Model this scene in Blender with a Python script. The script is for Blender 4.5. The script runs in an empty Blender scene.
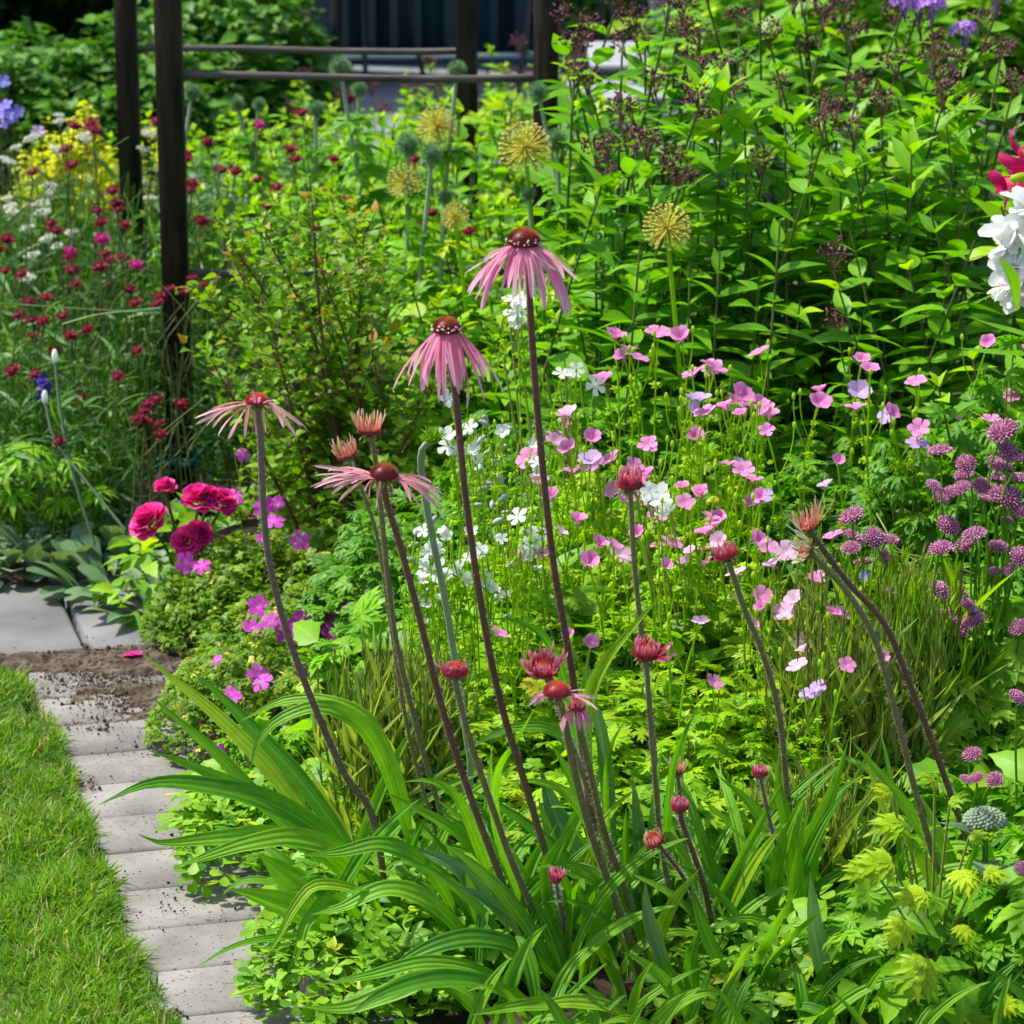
import bpy, math, random
import numpy as np
from mathutils import Vector, Matrix

random.seed(11)
rng = np.random.default_rng(11)
R = math.radians
PI = math.pi
sc = bpy.context.scene
COL = sc.collection

# ------------------------------------------------------------------ camera, light, exposure
F = 3000.0; CAMH = 1.5; PITCH = math.atan(799 / 3000)
cam = bpy.data.cameras.new('camera'); camo = bpy.data.objects.new('camera', cam); COL.objects.link(camo)
camo.location = (0, 0, CAMH); camo.rotation_euler = (PI / 2 - PITCH, 0, 0)
cam.sensor_width = 36; cam.lens = 36 * F / 1024; cam.clip_end = 500; cam.clip_start = 0.05
cam.dof.use_dof = True; cam.dof.focus_distance = 3.75; cam.dof.aperture_fstop = 12
sc.camera = camo

SUN_EL, SUN_AZ = 58, 290          # azimuth: degrees clockwise from +Y (away from the camera)
w = bpy.data.worlds.new('World'); sc.world = w; w.use_nodes = True
nt = w.node_tree; bg = nt.nodes['Background']; sky = nt.nodes.new('ShaderNodeTexSky')
sky.sky_type = 'NISHITA'; sky.sun_disc = False; sky.sun_elevation = R(SUN_EL); sky.sun_rotation = R(SUN_AZ)
sky.air_density = 1.0; sky.dust_density = 2.0; sky.ozone_density = 0.6
nt.links.new(sky.outputs[0], bg.inputs[0]); bg.inputs[1].default_value = 0.13
sl = bpy.data.lights.new('sun', 'SUN'); so = bpy.data.objects.new('sun', sl); COL.objects.link(so)
sl.energy = 4.3; sl.angle = R(3.0); sl.color = (1.0, 0.95, 0.86)
sd = Vector((math.sin(R(SUN_AZ)) * math.cos(R(SUN_EL)), math.cos(R(SUN_AZ)) * math.cos(R(SUN_EL)), math.sin(R(SUN_EL))))
so.rotation_euler = sd.to_track_quat('Z', 'Y').to_euler()
vs = sc.view_settings; vs.view_transform = 'Standard'; vs.look = 'None'; vs.exposure = 0.65; vs.gamma = 1.0
cy = sc.cycles
cy.max_bounces = 6; cy.diffuse_bounces = 3; cy.glossy_bounces = 2; cy.transmission_bounces = 4; cy.transparent_max_bounces = 4
cy.use_denoising = True; cy.use_adaptive_sampling = True; cy.adaptive_threshold = 0.02
cy.caustics_reflective = False; cy.caustics_refractive = False

# ------------------------------------------------------------------ projection helpers (photo point + distance -> place)
FWD = np.array([0, math.cos(PITCH), -math.sin(PITCH)]); UPV = np.array([0, math.sin(PITCH), math.cos(PITCH)])
def ray(px, py):
    d = FWD + UPV * (-(py - 512) / F); d[0] += (px - 512) / F
    return d
def at(px, py, Y, zmin=0.004):
    d = ray(px, py); t = Y / d[1]; z = CAMH + d[2] * t
    if z < zmin: t = (zmin - CAMH) / d[2]
    return np.array([d[0] * t, d[1] * t, CAMH + d[2] * t])
def gnd(px, py, z=0.0):
    d = ray(px, py); t = (z - CAMH) / d[2]
    return np.array([d[0] * t, d[1] * t, z])
def nrm(a):
    a = np.asarray(a, float); l = np.linalg.norm(a, axis=-1, keepdims=True); return a / np.maximum(l, 1e-9)
def U(a, b, n=None): return rng.uniform(a, b, n)

# ------------------------------------------------------------------ mesh builder
class MB:
    def __init__(s): s.V = []; s.F = []; s.T = []; s.Q = []; s.n = 0
    def raw(s, V, F_, T, Q):
        s.V.append(np.asarray(V, float)); s.F.append(np.asarray(F_, int) + s.n)
        s.T.append(np.asarray(T, float)); s.Q.append(np.broadcast_to(np.asarray(Q, float), (len(V),)).copy()); s.n += len(V)
        return s
    def inst(s, T, pos, fwd, up, scale=1.0, rnd=None):
        tv, tf, tt = T; pos = np.atleast_2d(pos); N = len(pos)
        f = nrm(np.broadcast_to(fwd, (N, 3))); sd_ = nrm(np.cross(f, np.broadcast_to(up, (N, 3)) + 1e-5)); u = np.cross(sd_, f)
        M = np.stack([sd_, f, u], axis=2)
        scale = np.asarray(scale, float)
        if scale.ndim == 0: scale = np.full(N, float(scale))
        if scale.ndim == 1: W = np.einsum('nij,vj->nvi', M, tv) * scale[:, None, None]
        else: W = np.einsum('nij,nvj->nvi', M, tv[None] * scale[:, None, :])
        W = W + pos[:, None]
        if rnd is None: rnd = rng.random(N)
        k = len(tv)
        FF = (tf[None] + (np.arange(N) * k)[:, None, None]).reshape(-1, 4)
        return s.raw(W.reshape(-1, 3), FF, np.tile(tt, (N, 1)), np.repeat(np.broadcast_to(rnd, (N,)), k))
    def tube(s, pts, rad, sides=6, rnd=0.5):
        P = np.asarray(pts, float); n = len(P); rad = np.broadcast_to(rad, (n,))
        T = nrm(np.gradient(P, axis=0)); a = np.array([1.0, 0, 0]) if abs(T[0][0]) < .8 else np.array([0, 1.0, 0])
        ref = nrm(np.cross(T, a)); b = np.cross(T, ref)
        an = np.arange(sides) / sides * 2 * PI
        V = P[:, None] + rad[:, None, None] * (np.cos(an)[None, :, None] * ref[:, None] + np.sin(an)[None, :, None] * b[:, None])
        i, j = np.meshgrid(np.arange(n - 1), np.arange(sides), indexing='ij'); j2 = (j + 1) % sides
        Fq = np.stack([i * sides + j, i * sides + j2, (i + 1) * sides + j2, (i + 1) * sides + j], -1).reshape(-1, 4)
        L = np.concatenate([[0], np.cumsum(np.linalg.norm(np.diff(P, axis=0), axis=1))]); L = L / max(L[-1], 1e-9)
        TT = np.stack([np.tile(np.arange(sides) / sides, n), np.repeat(L, sides)], -1)
        return s.raw(V.reshape(-1, 3), Fq, TT, rnd)
    def strap(s, pts, hw, N=(0, -.6, .9), fold=.25, cols=4, rnd=None, twist=0.0, ripple=0.0):
        P = np.asarray(pts, float); n = len(P); T = nrm(np.gradient(P, axis=0))
        N = np.asarray(N, float); S = nrm(np.cross(T, np.broadcast_to(N, T.shape))); Nn = np.cross(S, T)
        t = np.linspace(0, 1, n); an = twist * t
        S2 = S * np.cos(an)[:, None] + Nn * np.sin(an)[:, None]; N2 = np.cross(S2, T)
        a = np.linspace(-1, 1, cols + 1); hw = np.broadcast_to(hw, (n,))
        V = P[:, None] + S2[:, None] * (a[None, :, None] * hw[:, None, None]) + N2[:, None] * ((abs(a)[None, :, None]) * fold * hw[:, None, None])
        if ripple: V = V + N2[:, None] * (ripple * hw[:, None, None] * (abs(a) ** 2)[None, :, None] * np.sin(t * 23 + a[None, :].T * 1.5).T[:, :, None])
        c = cols + 1
        i, j = np.meshgrid(np.arange(n - 1), np.arange(cols), indexing='ij')
        Fq = np.stack([i * c + j, i * c + j + 1, (i + 1) * c + j + 1, (i + 1) * c + j], -1).reshape(-1, 4)
        TT = np.stack([np.tile((a + 1) / 2, n), np.repeat(t, c)], -1)
        return s.raw(V.reshape(-1, 3), Fq, TT, rng.random() if rnd is None else rnd)
    def lathe(s, prof, seg=16, rnd=0.5, M=None):
        prof = np.asarray(prof, float); an = np.arange(seg) / seg * 2 * PI; n = len(prof)
        V = np.stack([prof[:, None, 0] * np.cos(an), prof[:, None, 0] * np.sin(an), np.broadcast_to(prof[:, None, 1], (n, seg))], -1).reshape(-1, 3)
        if M is not None: V = V @ M[:3, :3].T + M[:3, 3]
        i, j = np.meshgrid(np.arange(n - 1), np.arange(seg), indexing='ij'); j2 = (j + 1) % seg
        Fq = np.stack([i * seg + j, i * seg + j2, (i + 1) * seg + j2, (i + 1) * seg + j], -1).reshape(-1, 4)
        return s.raw(V, Fq, np.stack([np.tile(an / 6.2832, n), np.repeat(np.linspace(0, 1, n), seg)], -1), rnd)
    def box(s, lo, hi, ch=0.0, M=None, rnd=0.5):
        x0, y0, z0 = lo; x1, y1, z1 = hi; c = ch
        rings = [(x0, y0, x1, y1, z0), (x0, y0, x1, y1, z1 - c), (x0 + c, y0 + c, x1 - c, y1 - c, z1)] if c else [(x0, y0, x1, y1, z0), (x0, y0, x1, y1, z1)]
        V = []
        for a, b, c2, d, z in rings: V += [(a, b, z), (c2, b, z), (c2, d, z), (a, d, z)]
        Fq = [(3, 2, 1, 0)]
        for k in range(len(rings) - 1):
            for j in range(4): Fq.append((k * 4 + j, k * 4 + (j + 1) % 4, k * 4 + 4 + (j + 1) % 4, k * 4 + 4 + j))
        m = len(V) - 4; Fq.append((m, m + 1, m + 2, m + 3)); V = np.array(V, float)
        if M is not None: V = V @ M[:3, :3].T + M[:3, 3]
        return s.raw(V, Fq, V[:, :2], rnd)
    def mesh(s, name, mat, smooth=True, origin=(0, 0, 0)):
        V = np.concatenate(s.V) - np.asarray(origin, float); Fq = np.concatenate(s.F); T = np.concatenate(s.T); Q = np.concatenate(s.Q)
        me = bpy.data.meshes.new(name); me.vertices.add(len(V)); me.vertices.foreach_set('co', V.astype(np.float32).ravel())
        me.loops.add(Fq.size); me.loops.foreach_set('vertex_index', Fq.astype(np.int32).ravel())
        me.polygons.add(len(Fq)); me.polygons.foreach_set('loop_start', np.arange(0, Fq.size, 4, dtype=np.int32))
        uv = me.uv_layers.new(name='UVMap'); uv.data.foreach_set('uv', T[Fq.ravel()].astype(np.float32).ravel())
        at_ = me.attributes.new('rnd', 'FLOAT', 'POINT'); at_.data.foreach_set('value', Q.astype(np.float32))
        me.update(calc_edges=True)
        if smooth: me.polygons.foreach_set('use_smooth', np.ones(len(Fq), bool))
        me.materials.append(mat); return me

WM = {}                                   # world matrices of what has been placed
def link(name, me, parent=None, M=None):
    o = bpy.data.objects.new(name, me); COL.objects.link(o); M = M or Matrix.Identity(4)
    WM[o.name] = M
    if parent is not None:
        o.parent = parent; o.matrix_local = WM[parent.name].inverted() @ M
    else: o.matrix_local = M
    return o
def T3(p): return Matrix.Translation(Vector([float(a) for a in p]))
def part(name, mb, mat, parent, origin=None, smooth=True):
    if origin is None: origin = WM[parent.name].translation if parent else (0, 0, 0)
    return link(name, mb.mesh(name, mat, smooth, origin), parent, T3(origin))
def tag(o, label, cat, group=None, kind=None):
    if kind in ('structure', 'stuff'):
        o['kind'] = kind
    if label: o['label'] = label
    if cat: o['category'] = cat
    if group: o['group'] = group
    return o
def thing(name, label, cat, loc, group=None):
    o = link(name, None, None, T3(loc)); o.empty_display_size = .05
    return tag(o, label, cat, group)
def pose(p, rz=0.0, s=1.0, tx=0.0, ty=0.0):
    S = Matrix.Diagonal((s, s, s, 1)) if not isinstance(s, (tuple, list)) else Matrix.Diagonal((*s, 1))
    return T3(p) @ Matrix.Rotation(tx, 4, 'X') @ Matrix.Rotation(ty, 4, 'Y') @ Matrix.Rotation(rz, 4, 'Z') @ S

# ------------------------------------------------------------------ materials
def newmat(name):
    m = bpy.data.materials.new(name); m.use_nodes = True; n = m.node_tree; n.nodes.clear()
    out = n.nodes.new('ShaderNodeOutputMaterial'); return m, n, out
def N_(n, t, **k):
    x = n.nodes.new(t)
    for a, b in k.items():
        if a.startswith('i_'): x.inputs[int(a[2:])].default_value = b
        else: setattr(x, a, b)
    return x
def mixc(n, f, a, b, mode='MIX'):
    x = n.nodes.new('ShaderNodeMix'); x.data_type = 'RGBA'; x.blend_type = mode
    for s, v in ((0, f), (6, a), (7, b)):
        if isinstance(v, bpy.types.NodeSocket): n.links.new(v, x.inputs[s])
        elif s == 0: x.inputs[0].default_value = v
        else: x.inputs[s].default_value = (*v, 1)
    return x.outputs[2]
def math_(n, op, a, b=0.0, clamp=False):
    x = n.nodes.new('ShaderNodeMath'); x.operation = op; x.use_clamp = clamp
    for s, v in ((0, a), (1, b)):
        if isinstance(v, bpy.types.NodeSocket): n.links.new(v, x.inputs[s])
        else: x.inputs[s].default_value = v
    return x.outputs[0]
def leafmat(name, a, b, tr=.40, rib=None, rough=.48, stripes=0, tip=None, tipw=.35, mott=.35, spec=.28, warm=(1.3, 1.4, .4), c=None, base=None):
    """leaf or petal: colour a..b by leaf, midrib, tip colour, light passing through"""
    m, n, out = newmat(name)
    if 'leaf' in name and 'hedge' not in name:
        gn = lambda k: None if k is None else (k[0] * 1.28, k[1] * 1.22, k[2] * .45)
        if 'grey' not in name and 'woolly' not in name: a, b, c, rib = gn(a), gn(b), gn(c), gn(rib)
    q = N_(n, 'ShaderNodeAttribute', attribute_name='rnd').outputs['Fac']
    uv = N_(n, 'ShaderNodeUVMap', uv_map='UVMap'); sp = n.nodes.new('ShaderNodeSeparateXYZ'); n.links.new(uv.outputs[0], sp.inputs[0])
    if c is None: col = mixc(n, q, a, b)
    else:
        r = n.nodes.new('ShaderNodeValToRGB'); r.color_ramp.elements[0].color = (*a, 1); r.color_ramp.elements[1].color = (*c, 1)
        r.color_ramp.elements[1].position = 1; e = r.color_ramp.elements.new(.7); e.color = (*b, 1)
        e = r.color_ramp.elements.new(.94); e.color = (*b, 1)
        n.links.new(q, r.inputs[0]); col = r.outputs[0]
    if mott:
        tc = n.nodes.new('ShaderNodeTexCoord'); no = N_(n, 'ShaderNodeTexNoise'); no.inputs['Scale'].default_value = 55; no.inputs['Detail'].default_value = 2
        n.links.new(tc.outputs['Object'], no.inputs['Vector'])
        f = math_(n, 'MULTIPLY', math_(n, 'SUBTRACT', no.outputs[0], .5), mott * 2.2)
        hs = N_(n, 'ShaderNodeHueSaturation'); n.links.new(math_(n, 'ADD', f, 1.0), hs.inputs['Value']); n.links.new(col, hs.inputs['Color']); col = hs.outputs[0]
    if rib is not None:
        d = math_(n, 'ABSOLUTE', math_(n, 'SUBTRACT', sp.outputs[0], .5)); k = math_(n, 'SUBTRACT', 1.0, math_(n, 'MULTIPLY', d, 14.0), True)
        col = mixc(n, math_(n, 'MULTIPLY', k, .7), col, rib)
    if stripes:
        s_ = math_(n, 'SINE', math_(n, 'MULTIPLY', sp.outputs[0], stripes * 6.2832))
        col = mixc(n, math_(n, 'MULTIPLY', math_(n, 'ADD', math_(n, 'MULTIPLY', s_, .5), .5), .20), col, tuple(min(1, x * .55) for x in a))
    if tip is not None:
        k = math_(n, 'MULTIPLY', math_(n, 'SUBTRACT', sp.outputs[1], 1 - tipw), 1 / tipw, True)
        col = mixc(n, k, col, tip)
    if base is not None:
        k = math_(n, 'SUBTRACT', 1.0, math_(n, 'MULTIPLY', sp.outputs[1], 3.2), True)
        col = mixc(n, k, col, base)
    bs = N_(n, 'ShaderNodeBsdfPrincipled'); n.links.new(col, bs.inputs['Base Color'])
    bs.inputs['Roughness'].default_value = rough; bs.inputs['Specular IOR Level'].default_value = spec
    if stripes:
        bp = N_(n, 'ShaderNodeBump'); bp.inputs['Strength'].default_value = .5; bp.inputs['Distance'].default_value = .001
        n.links.new(s_, bp.inputs['Height']); n.links.new(bp.outputs[0], bs.inputs['Normal'])
    if tr:
        t = N_(n, 'ShaderNodeBsdfTranslucent'); n.links.new(mixc(n, 1.0, col, warm, 'MULTIPLY'), t.inputs[0])
        mx = N_(n, 'ShaderNodeMixShader', i_0=tr); n.links.new(bs.outputs[0], mx.inputs[1]); n.links.new(t.outputs[0], mx.inputs[2])
        n.links.new(mx.outputs[0], out.inputs[0])
    else: n.links.new(bs.outputs[0], out.inputs[0])
    return m
def rough_mat(name, a, b, scale=8, rough=.85, detail=6, bump=.3, c=None, cscale=90, cthr=.62, dist=.003, spec=.3, lo=.35, hi=.65, stretch=None, metal=0):
    """two colours by noise, optional speckle colour c, bump"""
    m, n, out = newmat(name); tc = n.nodes.new('ShaderNodeTexCoord'); src = tc.outputs['Object']
    if stretch:
        mp = n.nodes.new('ShaderNodeMapping'); mp.inputs['Scale'].default_value = stretch; n.links.new(src, mp.inputs[0]); src = mp.outputs[0]
    no = N_(n, 'ShaderNodeTexNoise'); no.inputs['Scale'].default_value = scale; no.inputs['Detail'].default_value = detail
    n.links.new(src, no.inputs['Vector'])
    k = math_(n, 'MULTIPLY', math_(n, 'SUBTRACT', no.outputs[0], lo), 1 / (hi - lo), True)
    col = mixc(n, k, a, b)
    n2 = N_(n, 'ShaderNodeTexNoise'); n2.inputs['Scale'].default_value = cscale; n2.inputs['Detail'].default_value = 3; n.links.new(src, n2.inputs['Vector'])
    if c is not None:
        k2 = math_(n, 'MULTIPLY', math_(n, 'SUBTRACT', n2.outputs[0], cthr), 12, True); col = mixc(n, k2, col, c)
    bs = N_(n, 'ShaderNodeBsdfPrincipled'); n.links.new(col, bs.inputs['Base Color']); bs.inputs['Roughness'].default_value = rough
    bs.inputs['Specular IOR Level'].default_value = spec; bs.inputs['Metallic'].default_value = metal
    bp = N_(n, 'ShaderNodeBump'); bp.inputs['Strength'].default_value = bump; bp.inputs['Distance'].default_value = dist
    n.links.new(math_(n, 'ADD', no.outputs[0], math_(n, 'MULTIPLY', n2.outputs[0], .6)), bp.inputs['Height']); n.links.new(bp.outputs[0], bs.inputs['Normal'])
    n.links.new(bs.outputs[0], out.inputs[0]); return m
def rndmat(name, stops, rough=.6, spec=.3, tr=0.0):
    """colour ramp over the per-piece value"""
    m, n, out = newmat(name); q = N_(n, 'ShaderNodeAttribute', attribute_name='rnd').outputs['Fac']
    r = n.nodes.new('ShaderNodeValToRGB'); el = r.color_ramp.elements
    el[0].position = stops[0][0]; el[0].color = (*stops[0][1], 1); el[1].position = stops[-1][0]; el[1].color = (*stops[-1][1], 1)
    for p, c in stops[1:-1]: e = el.new(p); e.color = (*c, 1)
    n.links.new(q, r.inputs[0]); bs = N_(n, 'ShaderNodeBsdfPrincipled'); n.links.new(r.outputs[0], bs.inputs['Base Color'])
    bs.inputs['Roughness'].default_value = rough; bs.inputs['Specular IOR Level'].default_value = spec
    if tr:
        t = N_(n, 'ShaderNodeBsdfTranslucent'); n.links.new(r.outputs[0], t.inputs[0]); mx = N_(n, 'ShaderNodeMixShader', i_0=tr)
        n.links.new(bs.outputs[0], mx.inputs[1]); n.links.new(t.outputs[0], mx.inputs[2]); n.links.new(mx.outputs[0], out.inputs[0])
    else: n.links.new(bs.outputs[0], out.inputs[0])
    return m

M_ = dict(
 soil=rough_mat('soil', (.035, .024, .016), (.075, .052, .036), 22, .95, 8, .8, dist=.01),
 spilt=rough_mat('spilt_soil', (.045, .031, .022), (.15, .115, .085), 30, .97, 10, 1.0, c=(.028, .018, .012), cscale=110, cthr=.52, dist=.012),
 paver=rough_mat('concrete', (.155, .147, .135), (.27, .258, .24), 9, .9, 8, .35, c=(.07, .065, .06), cscale=170, cthr=.60, dist=.0015),
 slab=rough_mat('slab_concrete', (.13, .132, .135), (.21, .213, .217), 6, .9, 8, .3, c=(.14, .13, .12), cscale=150, cthr=.66, dist=.0015),
 crumb=rndmat('soil_crumb', [(0, (.03, .02, .012)), (.6, (.09, .06, .04)), (1, (.22, .18, .14))], .95),
 turf=rough_mat('turf', (.045, .085, .012), (.09, .15, .025), 30, .95),
 grass=leafmat('grass_blade', (.10, .25, .012), (.19, .36, .03), .42, c=(.5, .42, .2), mott=.2),
 wood=rough_mat('stained_wood', (.009, .006, .005), (.045, .028, .02), 10, .7, 8, .5, c=(.075, .055, .045), cscale=5, cthr=.64, stretch=(6, 6, .7), dist=.002),
 rail=rough_mat('weathered_rail', (.05, .04, .036), (.13, .11, .105), 14, .75, 6, .4, stretch=(.5, 5, 5)),
 patio=rough_mat('patio_stone', (.15, .165, .18), (.24, .26, .28), 4, .85, 6, .2),
 cone_leaf=leafmat('coneflower_leaf', (.055, .22, .018), (.15, .37, .03), .42, rib=(.24, .46, .10), stripes=3, rough=.5, mott=.28, spec=.35, c=(.24, .40, .04)),
 cone_leaf2=leafmat('coneflower_grey_leaf', (.10, .24, .085), (.16, .31, .13), .28, rib=(.26, .42, .2), stripes=3, rough=.42, mott=.2, spec=.4),
 ph_leaf=leafmat('phlox_leaf', (.055, .20, .012), (.14, .36, .022), .42, rib=(.20, .42, .06), rough=.45, mott=.15, c=(.30, .50, .02), spec=.3),
 ph_stem=rough_mat('phlox_stem', (.07, .13, .02), (.11, .11, .04), 30, .6, 3, .1),
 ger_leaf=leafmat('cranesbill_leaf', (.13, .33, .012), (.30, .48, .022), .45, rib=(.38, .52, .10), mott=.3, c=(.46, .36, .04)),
 ger_leaf2=leafmat('shade_toned_cranesbill_leaf', (.05, .19, .02), (.12, .31, .03), .40, rib=(.2, .42, .10), mott=.3),  # darker copy of the cranesbill leaf, shade put into its colour
 ger_stalk=rough_mat('cranesbill_stalk', (.17, .27, .04), (.32, .26, .08), 30, .6, 3, .1),
 san_leaf=leafmat('mat_cranesbill_leaf', (.06, .17, .025), (.17, .30, .04), .32, mott=.3, c=(.60, .56, .20)),
 ast_leaf=leafmat('masterwort_leaf', (.13, .33, .03), (.30, .48, .07), .42, rib=(.3, .5, .15), mott=.25, c=(.52, .62, .12)),
 mix_leaf=leafmat('perennial_leaf', (.08, .25, .018), (.18, .40, .03), .42, rib=(.26, .46, .1), mott=.2, c=(.40, .52, .04)),
 mix_leaf2=leafmat('grey_green_leaf', (.09, .19, .085), (.20, .33, .16), .30, rib=(.3, .42, .24), mott=.2),
 kn_leaf=leafmat('scabious_grey_leaf', (.06, .17, .045), (.15, .30, .09), .36, mott=.2, c=(.32, .40, .27)),
 shrub_leaf=leafmat('berberis_leaf', (.075, .22, .010), (.18, .34, .018), .42, rough=.5, mott=.2, c=(.34, .20, .03)),
 twig=rough_mat('twig_bark', (.10, .05, .03), (.22, .12, .07), 30, .7, 3, .2),
 peony=leafmat('dark_shrub_leaf', (.03, .12, .022), (.10, .27, .055), .30, rib=(.12, .28, .07), rough=.5, mott=.2, spec=.35),
 hedge=leafmat('hedge_leaf', (.010, .030, .006), (.030, .065, .012), .25, mott=.2),
 euph=leafmat('yellow_bract', (.52, .58, .01), (.74, .70, .02), .35, mott=.15),
 lamb=leafmat('woolly_leaf', (.11, .19, .11), (.24, .33, .21), .18, rib=(.34, .42, .3), rough=.9, mott=.3, spec=.1, c=(.24, .36, .06)),
 gold=leafmat('golden_leaf', (.17, .36, .012), (.36, .48, .02), .40, rib=(.5, .56, .12), mott=.25),
 low_leaf=leafmat('columbine_leaf', (.07, .22, .04), (.20, .40, .05), .36, mott=.2, c=(.48, .58, .06)),
 seed=leafmat('seed_stalk', (.20, .32, .04), (.34, .42, .08), .38, mott=.3, c=(.42, .24, .12)),
 cf_stem=None,
 ray=leafmat('ray_petal', (.88, .26, .46), (.97, .54, .68), .52, rough=.5, stripes=2, tip=(.93, .62, .76), tipw=.5, mott=.15, warm=(1, .8, .95)),
 ray_pale=leafmat('pale_ray_petal', (.80, .30, .38), (.88, .50, .52), .32, rough=.5, stripes=2, tip=(.92, .66, .68), tipw=.5, mott=.15, warm=(1, .8, .9)),
 ray_bud=leafmat('young_ray', (.50, .06, .13), (.66, .12, .22), .30, rough=.5, tip=(.86, .45, .56), tipw=.5, mott=.1, warm=(1, .7, .8)),
 ray_peach=leafmat('peach_ray', (.60, .22, .16), (.76, .40, .28), .30, rough=.5, tip=(.88, .72, .46), tipw=.5, mott=.1, warm=(1, .8, .8)),
 ray_green=leafmat('unopened_ray', (.42, .42, .20), (.62, .62, .36), .30, rough=.5, tip=(.80, .80, .60), tipw=.5, mott=.1, warm=(1, 1, .8)),
 cone=rndmat('cone_floret', [(0, (.24, .02, .03)), (.35, (.16, .022, .012)), (.75, (.34, .075, .012)), (1, (.50, .15, .02))], .45, .5),
 cone_red=rndmat('red_cone_floret', [(0, (.42, .035, .07)), (.5, (.48, .05, .045)), (1, (.60, .13, .04))], .45, .5),
 pollen=rndmat('pollen', [(0, (.8, .62, .45)), (1, (.95, .85, .7))], .6),
 sepal=leafmat('sepal', (.16, .26, .06), (.24, .34, .1), .2, mott=.1),
 g_pink=leafmat('pink_petal', (.72, .17, .50), (.84, .33, .64), .42, tip=(.86, .38, .68), tipw=.5, base=(.90, .60, .80), mott=.12, warm=(1, .85, 1), rough=.6),
 g_pale=leafmat('pale_petal', (.82, .45, .70), (.90, .64, .82), .40, base=(.95, .88, .92), mott=.1, warm=(1, .9, 1), rough=.6),
 g_lilac=leafmat('lilac_petal', (.55, .34, .74), (.70, .50, .86), .40, base=(.85, .75, .92), mott=.1, warm=(.95, .9, 1), rough=.6),
 g_mag=leafmat('magenta_petal', (.62, .045, .55), (.78, .10, .68), .40, base=(.85, .35, .8), mott=.1, warm=(1, .8, 1), rough=.6),
 white=leafmat('white_petal', (.84, .87, .86), (.92, .93, .91), .5, mott=.1, base=(.75, .82, .62), warm=(1, 1, .95), rough=.6),
 lilbud=rndmat('bellflower_bud', [(0, (.30, .38, .32)), (.5, (.40, .40, .44)), (1, (.52, .46, .56))], .7),
 crim=rndmat('crimson_floret', [(0, (.15, .002, .020)), (.6, (.30, .006, .040)), (1, (.46, .016, .085))], .6, tr=.2),
 crimm=rndmat('magenta_floret', [(0, (.45, .01, .18)), (1, (.72, .03, .34))], .6, tr=.2),
 mast=rndmat('masterwort_floret', [(0, (.26, .05, .13)), (.5, (.56, .20, .38)), (1, (.86, .58, .70))], .6, tr=.15),
 mast_b=leafmat('masterwort_bract', (.42, .09, .26), (.58, .20, .40), .3, tip=(.36, .06, .20), mott=.1, warm=(1, .8, .9)),
 globe=rndmat('globe_thistle', [(0, (.05, .14, .04)), (.6, (.13, .30, .10)), (1, (.36, .52, .30))], .6),
 globe_stem=rough_mat('thistle_stem', (.24, .34, .22), (.34, .44, .30), 20, .8, 3, .1),
 all_y=rndmat('yellow_pedicel', [(0, (.66, .60, .06)), (1, (.85, .74, .12))], .6, tr=.3),
 all_s=rndmat('straw_capsule', [(0, (.75, .58, .14)), (1, (.92, .82, .35))], .6, tr=.25),
 yar=rndmat('cream_floret', [(0, (.62, .66, .46)), (1, (.86, .87, .76))], .8, tr=.15),
 blue=leafmat('blue_petal', (.22, .20, .78), (.36, .32, .90), .35, base=(.45, .4, .9), mott=.15, warm=(.9, .9, 1)),
 indigo=leafmat('indigo_petal', (.06, .03, .38), (.12, .07, .52), .3, mott=.2, warm=(.9, .9, 1)),
 calyx=rndmat('spent_calyx', [(0, (.05, .010, .025)), (.7, (.14, .03, .065)), (1, (.24, .14, .07))], .7),
 purp=leafmat('purple_petal', (.42, .16, .66), (.60, .36, .82), .4, base=(.35, .1, .6), mott=.1, warm=(1, .9, 1)),
 rose=leafmat('rose_petal', (.78, .014, .26), (.90, .035, .38), .40, tip=(.94, .09, .48), tipw=.4, mott=.12, warm=(1, .6, .8), rough=.5),
 lily=leafmat('lily_petal', (.60, .008, .12), (.75, .02, .22), .35, rib=(.42, .004, .07), mott=.1, warm=(1, .6, .8)),
 rope=rough_mat('green_cord', (.01, .16, .12), (.02, .27, .2), 200, .7, 2, .4),
 frame=rough_mat('blue_grey_frame', (.07, .13, .18), (.09, .16, .21), 3, .45, 3, .05, spec=.5),
 iron=rough_mat('black_iron', (.012, .012, .014), (.03, .03, .034), 8, .45, 3, .1, spec=.5),
 wht=rough_mat('white_paint', (.27, .29, .32), (.36, .38, .41), 3, .5, 3, .05),
 pot=rough_mat('grey_pot', (.16, .20, .23), (.22, .26, .29), 5, .7, 4, .1),
 dead=rough_mat('dry_leaf', (.24, .09, .05), (.42, .2, .1), 30, .8, 3, .2),
 stone=rough_mat('pink_stone', (.20, .15, .135), (.34, .27, .25), 12, .9, 5, .4),
)
def pane_mat():
    m, n, out = newmat('window_glass'); b = N_(n, 'ShaderNodeBsdfPrincipled'); b.inputs['Base Color'].default_value = (.05, .11, .14, 1)  # bluish base colour stands in for reflections in the panes
    b.inputs['Roughness'].default_value = .06; b.inputs['Specular IOR Level'].default_value = .8; n.links.new(b.outputs[0], out.inputs[0]); return m
M_['pane'] = pane_mat()
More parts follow.
